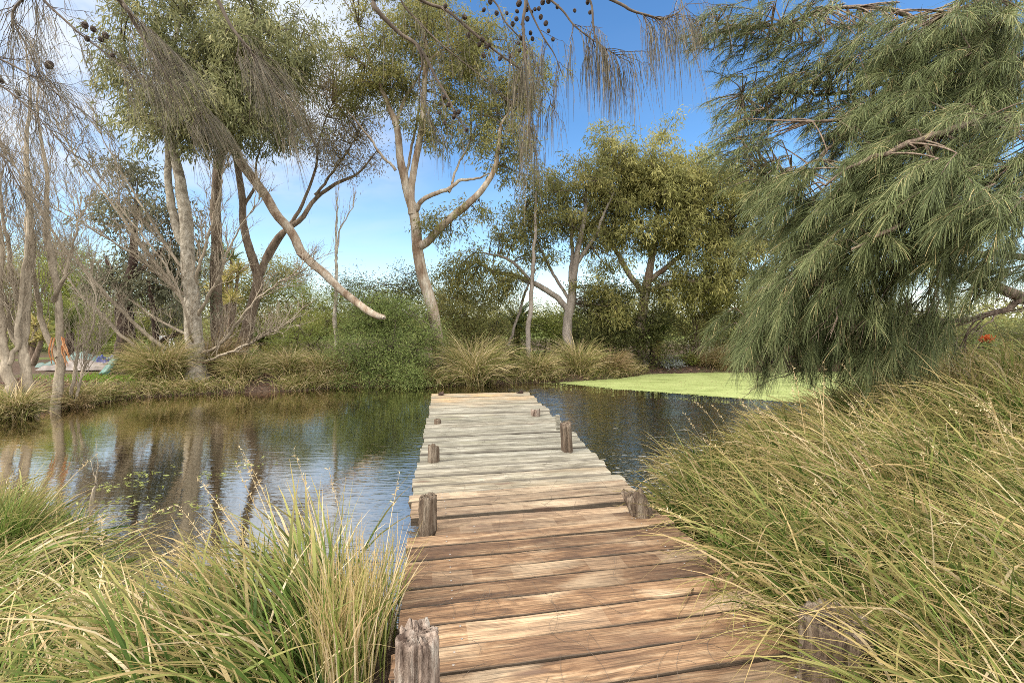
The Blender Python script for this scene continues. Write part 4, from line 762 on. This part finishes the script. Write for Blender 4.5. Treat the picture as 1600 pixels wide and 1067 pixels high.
RL=limbs_of(TR,[[(1770,110,8.2,.11),(1690,112,7.8,.10),(1600,118,7.3,.085),(1540,122,7.0,.075),(1480,133,6.8,.065),(1440,150,6.7,.055),(1400,168,6.6,.045),(1340,180,6.6,.035),(1270,190,6.6,.014)],
 [(1420,160,6.65,.045),(1380,172,6.7,.04),(1330,195,6.8,.033),(1300,230,6.9,.025),(1260,255,7.,.016),(1200,280,7.,.006)],
 [(1560,122,7.1,.05),(1480,50,7.4,.04),(1400,10,7.4,.035),(1300,15,7.3,.025),(1200,40,7.2,.018),(1100,35,7.2,.006)],
 [(1480,133,6.8,.04),(1400,120,7.3,.035),(1310,140,7.4,.028),(1240,145,7.5,.02),(1160,150,7.5,.008)],
 [(1768,520,8.2,.12),(1680,490,7.6,.10),(1600,466,7.1,.08),(1540,450,6.8,.07),(1480,428,6.5,.06),(1430,415,6.3,.045),(1370,420,6.2,.03),(1300,450,6.2,.014)],
 [(1600,466,7.1,.05),(1540,490,7.2,.04),(1470,505,7.3,.03),(1400,520,7.2,.022),(1300,560,7.1,.012),(1200,590,7.0,.006)],
 [(1768,330,8.2,.10),(1690,320,7.2,.085),(1600,325,6.2,.07),(1520,330,5.6,.055),(1430,350,5.3,.035),(1330,390,5.4,.014)],
 [(1768,240,8.2,.09),(1690,200,7.0,.075),(1600,190,6.0,.06),(1500,210,5.5,.045),(1400,240,5.4,.03),(1290,290,5.6,.012)],
 [(1765,420,8.2,.09),(1680,410,8.4,.075),(1580,400,8.4,.06),(1480,390,8.2,.045),(1380,380,8.,.03),(1230,380,7.8,.012)],
 [(1772,20,8.2,.08),(1680,-20,7.2,.06),(1580,-20,6.4,.045),(1480,20,6.2,.02)]],B_oak)
cl=np.vstack([q[:,:3] for q in RL]); mt=M(); ml=M()
for px,py,d,rx,ry,n,rd,dx,dz in (
  (1500,300,5.3,110,80,62,.7,-1,-.25),(1420,250,5.8,100,70,46,.6,-1,-.2),(1330,290,6.4,100,60,40,.6,-1,-.35),(1560,210,5.6,80,70,36,.6,-1,-.15),
  (1400,370,6.0,110,60,48,.7,-.8,-.6),(1310,420,6.6,90,60,44,.7,-.7,-.75),(1400,480,6.6,80,50,36,.7,-.55,-.9),(1250,470,7.0,70,50,36,.6,-.6,-.8),(1185,500,7.3,38,40,12,.5,-.8,-.6),
  (1330,500,7.0,80,34,26,.6,-.4,-1.),(1440,505,7.2,60,28,14,.6,-.3,-1.),(1560,390,6.4,70,40,18,.6,-.8,-.5),
  (1500,60,7.0,90,60,30,.7,-.7,-.5),(1580,50,6.6,60,60,22,.6,-.6,-.6),(1480,170,6.8,60,45,18,.6,-.9,-.4),(1260,340,7.4,70,50,24,.7,-.9,-.4),(1230,420,7.6,45,60,16,.6,-.8,-.6),(1590,300,5.5,50,60,16,.5,-1,-.2),(1480,120,7.8,120,70,40,.6,-.9,-.4),(1380,210,7.6,110,60,40,.6,-.9,-.4),(1500,260,7.4,110,70,40,.6,-.9,-.4),(1330,340,7.8,100,70,40,.6,-.8,-.5),(1560,140,6.2,60,50,18,.5,-.9,-.4),(1460,40,6.4,80,50,34,.6,-.8,-.5),(1560,20,6.2,70,50,30,.6,-.8,-.5),(1600,110,5.9,50,50,18,.5,-.9,-.4),(1480,110,6.3,60,34,18,.5,-.9,-.3),(1390,170,6.3,60,34,18,.5,-.95,-.3)):
    tp=ell(px,py,d,rx,ry,n,rd); dr=np.tile(nrm(np.array([dx,-.25,dz])),(n,1)); plumes(mt,ml,cl,tp,dr,.66,190,.33,.0044,.8,spr=.30)
for px,py,d,rx,ry,n,rd in ((1230,40,7.2,110,50,80,.6),(1140,50,7.2,60,40,34,.5),(1210,150,7.4,85,50,66,.5),(1180,215,7.2,50,45,50,.5),(1290,110,7.2,90,70,90,.6),(1220,270,7.,55,35,40,.5),(1390,60,7.2,80,60,80,.6),(1340,190,6.9,70,40,50,.5),(1440,110,7.0,80,50,50,.5)):
    tp=ell(px,py,d,rx,ry,n,rd); plumes(mt,ml,cl,tp,np.tile(nrm(np.array([-.9,-.1,-.25])),(n,1)),.45,60,.17,.006,.8,spr=.5)
# bare twigs in the gap low on the right, and dry hanging twigs
p1=sprout(mt,np.stack([q[:,:3] for q in (RL[4],RL[5],RL[8])]),26,1.3,38,.014,8,-.05,.1); p2=sprout(mt,p1,4,.6,35,.006,6,-.05,.2); sprout(mt,p2,2,.35,35,.003,5,-.1,.2,k=3)
mt.build('twigs',B_oak,TR); ml.build('needles',L_oak,TR)
# lower trailing sprays above the duckweed
mt=M(); ml=M(); tp=PP([(1195,545,7.0),(1190,560,7.0),(1268,545,6.9),(1185,570,7.0),(1262,560,6.9)]); plumes(mt,ml,cl,tp,np.tile(nrm(np.array([-.25,-.1,-1])),(len(tp),1)),.4,110,.2,.005,.5,sag=.05); mt.build('trailing_twigs',B_oak,TR); ml.build('trailing_needles',L_oak,TR)

# a second she-oak stands behind the camera; its boughs hang into the top of the view
bO=np.array([-1.9,-2.2,float(gz(-1.9,-2.2)[0])-.05]); TO=thing('she_oak','she-oak boughs with cones and thin hanging needles across the top of the photo','tree',bO)
s=smooth(np.array([[*bO,.2],[-1.85,-2.2,2.2,.17],[-1.8,-2.1,4.2,.14],[-1.7,-2.0,5.6,.1]]),20); m=M(); tubes(m,s[None,:,:3],s[None,:,3],10,.5,lump=.05); m.build('trunk',B_oak,TO)
def wlimb(ctrl,n=34):
    q=smooth(np.array(ctrl,float),n); q[:,3]=np.maximum(q[:,3],.0015); m=M(); tubes(m,q[None,:,:3],q[None,:,3],7,.5,lump=.08); m.build('bough',B_twig,TO); return q
def pr(px,py,d,r): return [*P(px,py,d),r]
top=[-1.72,-2.0,5.2,.06]
mainc=[top,[-1.4,-.3,5.2,.05],[-.9,1.4,4.9,.035],pr(575,-60,2.7,.018)]
OB=[wlimb(mainc+[pr(582,0,2.75,.015),pr(590,17,2.75,.0135),pr(624,52,2.8,.012),pr(650,69,2.8,.010),pr(669,97,2.8,.009),pr(680,120,2.8,.008),pr(702,157,2.8,.0065),pr(712,180,2.8,.005),pr(730,205,2.8,.003)],50),
 wlimb([pr(575,-60,2.7,.014),pr(657,0,2.8,.009),pr(695,15,2.8,.009),pr(725,39,2.8,.008),pr(757,66,2.8,.0075),pr(787,90,2.8,.006),pr(815,109,2.8,.004)]),
 wlimb([pr(640,-40,2.7,.008),pr(627,0,2.8,.006),pr(655,35,2.8,.0055),pr(690,70,2.8,.004),pr(740,110,2.8,.003),pr(800,160,2.8,.0015)]),
 wlimb([pr(650,69,2.8,.008),pr(660,95,2.8,.006),pr(655,130,2.85,.004),pr(668,180,2.85,.003),pr(690,215,2.85,.0015)]),
 wlimb([pr(575,-60,2.7,.014),pr(700,-60,2.6,.012),pr(812,-20,2.6,.010),pr(817,40,2.6,.0085),pr(821,100,2.6,.007),pr(826,180,2.6,.005),pr(829,240,2.6,.003)]),
 wlimb([pr(812,-30,2.6,.008),pr(830,20,2.6,.005),pr(850,60,2.6,.0045),pr(866,85,2.6,.003),pr(880,120,2.6,.002)]),
 wlimb([pr(700,-60,2.6,.01),pr(770,0,2.65,.005),pr(790,35,2.65,.0045),pr(820,70,2.65,.003),pr(850,130,2.65,.002),pr(870,190,2.65,.001)]),
 wlimb([pr(812,-40,2.6,.01),pr(860,0,2.6,.006),pr(880,18,2.6,.0055),pr(897,40,2.6,.0045),pr(925,62,2.6,.003),pr(960,85,2.6,.0022),pr(990,100,2.6,.0012)]),
 wlimb([pr(860,-40,2.6,.008),pr(918,-5,2.6,.006),pr(927,40,2.6,.006),pr(932,62,2.6,.004),pr(950,85,2.6,.002)]),
 wlimb([pr(812,-60,2.6,.012),pr(955,0,2.55,.008),pr(985,16,2.55,.007),pr(1010,24,2.55,.006),pr(1035,30,2.55,.006),pr(1060,20,2.55,.003),pr(1072,5,2.55,.0015)]),
 wlimb([[-1.6,-1.6,5.0,.04],[-2.2,.3,4.8,.03],pr(150,-50,2.7,.018),pr(195,10,2.75,.011),pr(212,40,2.8,.009),pr(232,75,2.8,.006),pr(255,110,2.8,.004),pr(275,150,2.8,.002)]),
 wlimb([pr(150,-50,2.7,.018),pr(300,-60,2.7,.014),pr(340,0,2.75,.010),pr(360,40,2.75,.009),pr(380,66,2.75,.007),pr(410,105,2.8,.004),pr(445,155,2.8,.002)]),
 wlimb([pr(150,-50,2.7,.014),pr(60,-20,2.8,.009),pr(110,40,2.8,.006),pr(160,80,2.8,.004),pr(220,130,2.8,.0015)]),
 wlimb([[-2.2,.3,4.8,.022],pr(-160,20,2.6,.010),pr(-40,75,2.7,.006),pr(25,105,2.7,.005),pr(80,140,2.7,.003),pr(150,190,2.7,.0015)]),
 wlimb([pr(-160,20,2.6,.010),pr(-60,100,2.6,.006),pr(10,140,2.6,.005),pr(60,185,2.6,.003),pr(110,240,2.6,.0015)]),
 wlimb([pr(195,10,2.75,.007),pr(225,45,2.8,.005),pr(260,95,2.85,.004),pr(300,150,2.9,.003),pr(325,200,2.9,.001)]),
 wlimb([pr(360,40,2.75,.006),pr(385,75,2.8,.004),pr(415,120,2.85,.003),pr(445,170,2.9,.002),pr(455,200,2.9,.001)]),
 wlimb([pr(60,-20,2.8,.008),pr(20,20,2.8,.006),pr(40,70,2.8,.004),pr(70,130,2.8,.002)]),
 wlimb([pr(-160,20,2.6,.010),pr(-60,170,2.7,.006),pr(0,240,2.7,.004),pr(40,310,2.7,.002)])]
mt=M(); ml=M()
def hang(i,nb,Lb,ns,Ln,lo=.3,dv=(0,0,-1),up=-.35,ang=45,w=.0021,droop=2.5,spr=.12):
    mt=M(); ml=M(); p=sprout(mt,OB[i][None,:,:3],nb,Lb,ang,.0022,8,up,lo,.2,3); n=nb*ns; q=np.repeat(np.arange(nb),ns); u=U(.2,1,n)*6.99; k=u.astype(int); fr=(u-k)[:,None]
    st=p[q,k]*(1-fr)+p[q,k+1]*fr; tg=nrm(p[q,k+1]-p[q,k]); dr=nrm(tg*.35+np.array(dv,float)*.8+N(n,3)*spr)
    needles(ml,st,dr,Ln*U(.35,1.1,n),w*U(.7,1.3,n),droop,6); mt.build('branchlets',B_twig,TO); ml.build('hanging_needles',L_oakd,TO)
for a in ((0,16,.3,5,.2,.3),(1,16,.3,6,.2,.2),(2,16,.3,7,.25,.2),(3,14,.25,6,.25,.2),(4,30,.3,14,.34,.45),(5,10,.25,9,.25,.4),(6,14,.3,10,.28,.3),(7,22,.3,14,.34,.45),(8,18,.28,14,.34,.4),(9,30,.28,13,.36,.35)): hang(*a)
for i,nb,Lb,ns,Ln,lo,dv in ((10,30,.45,15,.28,.35,(.5,-.1,-.8)),(15,36,.42,17,.3,.1,(.45,0,-.85)),(11,22,.4,14,.28,.55,(.5,0,-.8)),(16,30,.4,17,.3,.1,(.45,0,-.85)),(12,40,.5,11,.26,.05,(.4,0,-1)),(13,40,.55,9,.24,.1,(.6,0,-.7)),(14,40,.55,9,.24,.1,(.5,0,-.8)),(17,44,.5,11,.26,.0,(.3,0,-1)),(18,36,.55,9,.26,.0,(.4,0,-.9))):
    hang(i,nb,Lb,ns,Ln,lo,dv,-.2,40,.0021,.8,.16)
def cone_mesh():
    m=M(); nu,nv=14,11; u=np.linspace(0,2*np.pi,nu,endpoint=False); v=np.linspace(.02,np.pi-.02,nv)
    uu,vv=np.meshgrid(u,v); r=1+.10*np.cos(uu*7+np.arange(nv)[:,None]%2*np.pi); x=r*np.sin(vv)*np.cos(uu)*.0105; y=r*np.sin(vv)*np.sin(uu)*.0105; z=-np.cos(vv)*.0135
    i=np.arange(nv-1)[:,None]*nu; j=np.arange(nu)[None]; j2=(j+1)%nu; m.add(np.stack([x,y,z],-1).reshape(-1,3),np.stack([i+j,i+j2,i+nu+j2,i+nu+j],-1).reshape(-1,4)); return m.build('cone',B_cone)
c0=cone_mesh()
for px,py,s in ((811,6,1.35),(808,18,1),(823,15,1),(831,19,.8),(807,30,1),(817,38,.9),(824,30,1.2),(818,49,.9),(829,52,.9),(832,61,.9),(814,60,1),(818,69,1),(821,77,.9),(810,68,.8),(812,79,.9),(821,88,1),(776,21,1.1),(792,21,.8),(801,38,1),(766,3,1.1),(756,16,.9),(848,4,1.1),(857,2,1.3),(842,14,1),(845,27,1.1),(853,37,1.1),(857,49,.9),(864,62,.9),(836,15,.9),(871,11,.9),(918,4,.9),(922,20,.9),(898,17,.8),
   (696,10,1.1),(726,27,1.3),(732,55,1.2),(749,70,1),(754,62,1.2),(761,74,1.1),(765,71,1.1),(756,87,1.1),(781,92,1),(798,88,1),(797,96,.9),(694,152,1),(701,164,1),(688,163,.8),(687,177,.9),(709,183,1),(711,177,1),(717,175,1),(695,192,1),(729,203,.9),(133,40,1.5),(146,46,1.3),(165,56,1.4),(136,61,1.1),(77,102,1.7),(29,146,1.2),(158,62,1.2),(2,127,1.2),(176,87,1)):
    d=2.62 if px>765 else 2.76; c=c0.copy(); COL.objects.link(c); c.parent=TO; p=P(px,py,d)-np.array(TO.location); c.location=p.tolist(); c.scale=[s*U(.95,1.15)]*3; c.rotation_euler=(U(-.6,.6),U(-.6,.6),U(0,6))
bpy.data.objects.remove(c0)

# ------------------------------------------------------------------ tall grass in the foreground
def grass_field(centers,per,L,az,azs,w,th=(.15,.7),bend=(.6,1.7),rad=.16,tone=None,s=8,m=None):
    n=len(centers)*per; c=np.repeat(centers,per,0); a=U(0,2*np.pi,n); r=rad*np.sqrt(U(0,1,n))
    root=np.c_[c[:,0]+r*np.cos(a),c[:,1]+r*np.sin(a),np.zeros(n)]; root[:,2]=np.maximum(gz(root[:,0],root[:,1]),-.05)-.02
    ct=np.repeat(U(-.26,.24,len(centers)),per); ca=np.repeat(N(len(centers))*azs*1.1,per); fl=np.interp(centers[:,1],[3.2,5.5,8,10],[1,.8,.62,.5]); cL=np.repeat(U(.78,1.15,len(centers))*(1-(1-fl)*np.clip(1-(centers[:,0]/centers[:,1]-.6)/.3,0,1)),per)
    az_=(np.repeat(az,per) if np.ndim(az) else az)+ca+N(n)*azs*.65; k=U(0,1,n)<.07; az_=np.where(k,U(0,6.28,n),az_)
    ww=(np.repeat(w,per) if np.ndim(w) else w)*np.where(U(0,1,n)<.3,U(1.1,1.7,n),U(.4,.95,n))
    blades(m,root,az_,U(*th,n),U(*bend,n),L*cL*U(.4,1.25,n),ww,s,rnd=np.clip(U(0,1,n)**1.1+ct,0,1))
def stalks(m,roots,az,th,bend,L,head=True):
    n=len(roots); p=blades(m,roots,az,th,bend,L,np.full(n,.0068),10,rnd=U(.84,1,n))
    if head:
        k=26; q=np.repeat(np.arange(n),k); u=U(7.0,8.99,n*k); i=u.astype(int); fr=(u-i)[:,None]; st=p[q,i]*(1-fr)+p[q,i+1]*fr; tg=nrm(p[q,i+1]-p[q,i])
        leaves(m,st,nrm(tg+N(n*k,3)*.25),1,.024,.006,.002,-.2,rnd=U(.84,1,n*k))
# right bank
cs=[]
while len(cs)<215:
    y=1.15+9.3*U(0,1)**1.25; x=U(.9,9.5); e=edge_l(y)+1.87
    if x<e+.16 or x/y>1.32 : continue
    if np.hypot(x-1.15,y-3.6)<.45: continue
    if float(sdist(np.array([[x,y]]))[0])<-.02: continue
    if any((x-a)**2+(y-b)**2<(.17+.022*b)**2 for a,b in cs): continue
    cs.append((x,y))
cs=np.array(cs); m=M(); az=np.pi+.42+.25*np.sin(cs[:,0]*1.3)+.2*np.cos(cs[:,1]*1.1)
grass_field(cs,122,.92,az,.36,.0082+.0011*cs[:,1],(.12,.75),(.7,1.75),.2,m=m)
grass_field(np.array([[1.66,1.70],[1.72,1.90],[1.60,2.12]]),30,.62,np.pi-.1,.6,.0095,(.1,.7),(.6,1.5),.1,m=m)
near=cs[cs[:,0]-(np.array([edge_l(t) for t in cs[:,1]])+1.87)<.5]
grass_field(near,30,.62,np.pi+.2,.7,.009,(.3,1.0),(.8,1.8),.2,m=m)
def rt(px,d): x=(px-800)/F*d; return [x,d,float(gz(x,d)[0])]
R_=np.array([rt(1270,4.4),rt(1268,4.5),rt(1286,4.3),rt(1300,4.5),rt(1230,4.6),rt(1255,4.6),rt(1180,4.8),rt(1325,4.3),rt(1640,3.3),rt(1700,3.2),rt(1500,3.6),rt(1660,3.6),rt(1130,4.9),rt(1420,4.0),rt(1240,4.4)])
stalks(m,R_,np.array([3.1,3.2,0,3.0,3.3,3.2,3.3,3.1,3.2,3.2,3.1,3.0,3.3,3.1,3.4]),np.array([.10,.14,.0,.1,.3,.25,.32,.2,.45,.5,.5,.4,.3,.35,.2]),np.array([.1,.15,.02,.15,.4,.5,.5,.4,.35,.45,.4,.5,.5,.4,.7]),np.array([1.25,1.15,1.3,1.0,1.05,1.,1.05,1.1,1.25,1.2,1.2,1.1,1.0,1.1,1.1]))
q=np.array([rt(p,d) for p,d in zip(U(1150,1750,26),U(2.6,6.5,26))]); stalks(m,q,np.pi+N(26)*.4,U(.2,.6,26),U(.3,.9,26),U(.8,1.15,26))
tag(m.build('tall_grass',L_grass),'tall arching green and straw grass crowding the right side of the jetty','grass',kind='stuff')
# left foreground
cs=[]
while len(cs)<78:
    y=1.25+3.2*U(0,1); x=U(-5.,-.75)
    if x/y<-1.3: continue
    if float(sdist(np.array([[x,y]]))[0])<.0: continue
    if x>-1.55 and y>1.7: continue
    if y>2.75 and x/y>-.93: continue
    if any((x-a)**2+(y-b)**2<.17**2 for a,b in cs): continue
    cs.append((x,y))
cs=np.array(cs); m=M(); az=np.where(U(0,1,len(cs))<.5,.5,2.8)
grass_field(cs,80,.56,az,.6,.0052+.0019*cs[:,1],(.5,1.1),(.8,1.7),.2,m=m)
q=np.array([rt(*a) for a in ((60,2.6),(120,2.4),(-60,2.6),(200,2.3),(20,3.6))]); stalks(m,q,np.array([.2,.1,.3,2.6,.4]),np.array([.9,1.0,.9,.6,.5]),np.array([.3,.3,.3,.4,.4]),np.array([1.1,.9,1.2,.9,.9]))
tag(m.build('low_grass',L_grass),'low sprawling green and straw grass in the bottom left corner','grass',kind='stuff')
b=np.array([-.86,2.35,float(gz(-.86,2.35)[0])]); T=thing('grass_tussock','big arching tussock against the left side of the jetty in the foreground','grass tussock',b); m=M()
cc=np.c_[b[0]+U(-.66,.04,26),b[1]+U(-.55,.5,26)]; cc=cc[cc[:,0]<np.array([edge_l(t)-.14 for t in cc[:,1]])]
grass_field(cc,60,.80,np.pi-.3,.45,.0115,(.1,.7),(.9,1.9),.14,m=m)
c2=np.c_[U(-.86,-.70,12),U(1.95,2.75,12)]; c2[:,0]=np.minimum(c2[:,0],np.array([edge_l(t)-.13 for t in c2[:,1]]))
n=560; j=rng.integers(0,len(c2),n); rt_=np.c_[c2[j]+N(n,2)*.05,np.zeros(n)]; rt_[:,2]=gz(rt_[:,0],rt_[:,1])
blades(m,rt_,U(0,6.28,n),U(.0,.26,n),U(.05,.9,n),U(.4,.68,n),U(.005,.010,n),8,rnd=np.clip(U(.4,1,n),0,1))
cg=np.c_[U(-1.1,-.8,8),U(2.3,2.9,8)]; grass_field(cg,16,.8,np.pi-.6,.5,.014,(.1,.5),(.4,1.2),.12,m=m)
m.build('blades',L_grass,T); m=M()
q=np.array([rt(*a) for a in ((520,2.5),(505,2.5),(490,2.6),(530,2.45),(470,2.6),(545,2.5),(560,2.6),(440,2.4),(590,2.7))]); stalks(m,q,np.array([2.9,2.8,2.7,3.0,2.9,2.6,2.4,2.8,1.0]),np.array([.62,.5,.36,.66,.55,.35,.2,.7,.1]),np.array([.1,.15,.2,.15,.3,.2,.3,.2,.2]),np.array([1.15,1.2,1.1,1.0,1.1,1.1,.95,1.,.9])); m.build('seed_stalks',L_grass,T)
b2=np.array([*W0(25,850),0.]); b2=np.array([-3.85,3.75,0.]); b2[2]=float(gz(b2[0],b2[1])[0]); T=thing('grass_tussock','small dark green tussock at the water edge by the left side of the photo','grass tussock',b2); m=M()
grass_field(b2[None,:2]+N(4,2)*.08,170,.55,1.6,1.2,.008,(.1,.6),(.2,.9),.12,m=m); 
for i in range(len(m.r)): m.r[i]=m.r[i]*.42
m.build('blades',L_grass,T)
# dry needles fallen on the boards
m=M(); n=230; y=1.6+6.5*U(0,1,n)**1.7; x=np.array([edge_l(t) for t in y])+U(.05,1.85,n); a=U(0,6.28,n); L=U(.08,.34,n); t=np.linspace(0,1,8); cv=N(n)*1.4
th=a[:,None]+cv[:,None]*t; st=np.stack([np.cos(th),np.sin(th),0*th],-1)*(L/7)[:,None,None]; p=np.stack([x,y,np.full(n,TOP+.0075)],-1)[:,None]+np.cumsum(st,1); p[...,2]+=N(n,1)*.0012+.0015
tubes(m,p,np.full((1,8),.0008),3); tag(m.build('fallen_needles',B_twig),'thin dry she-oak needles scattered on the jetty boards','needles',kind='stuff')
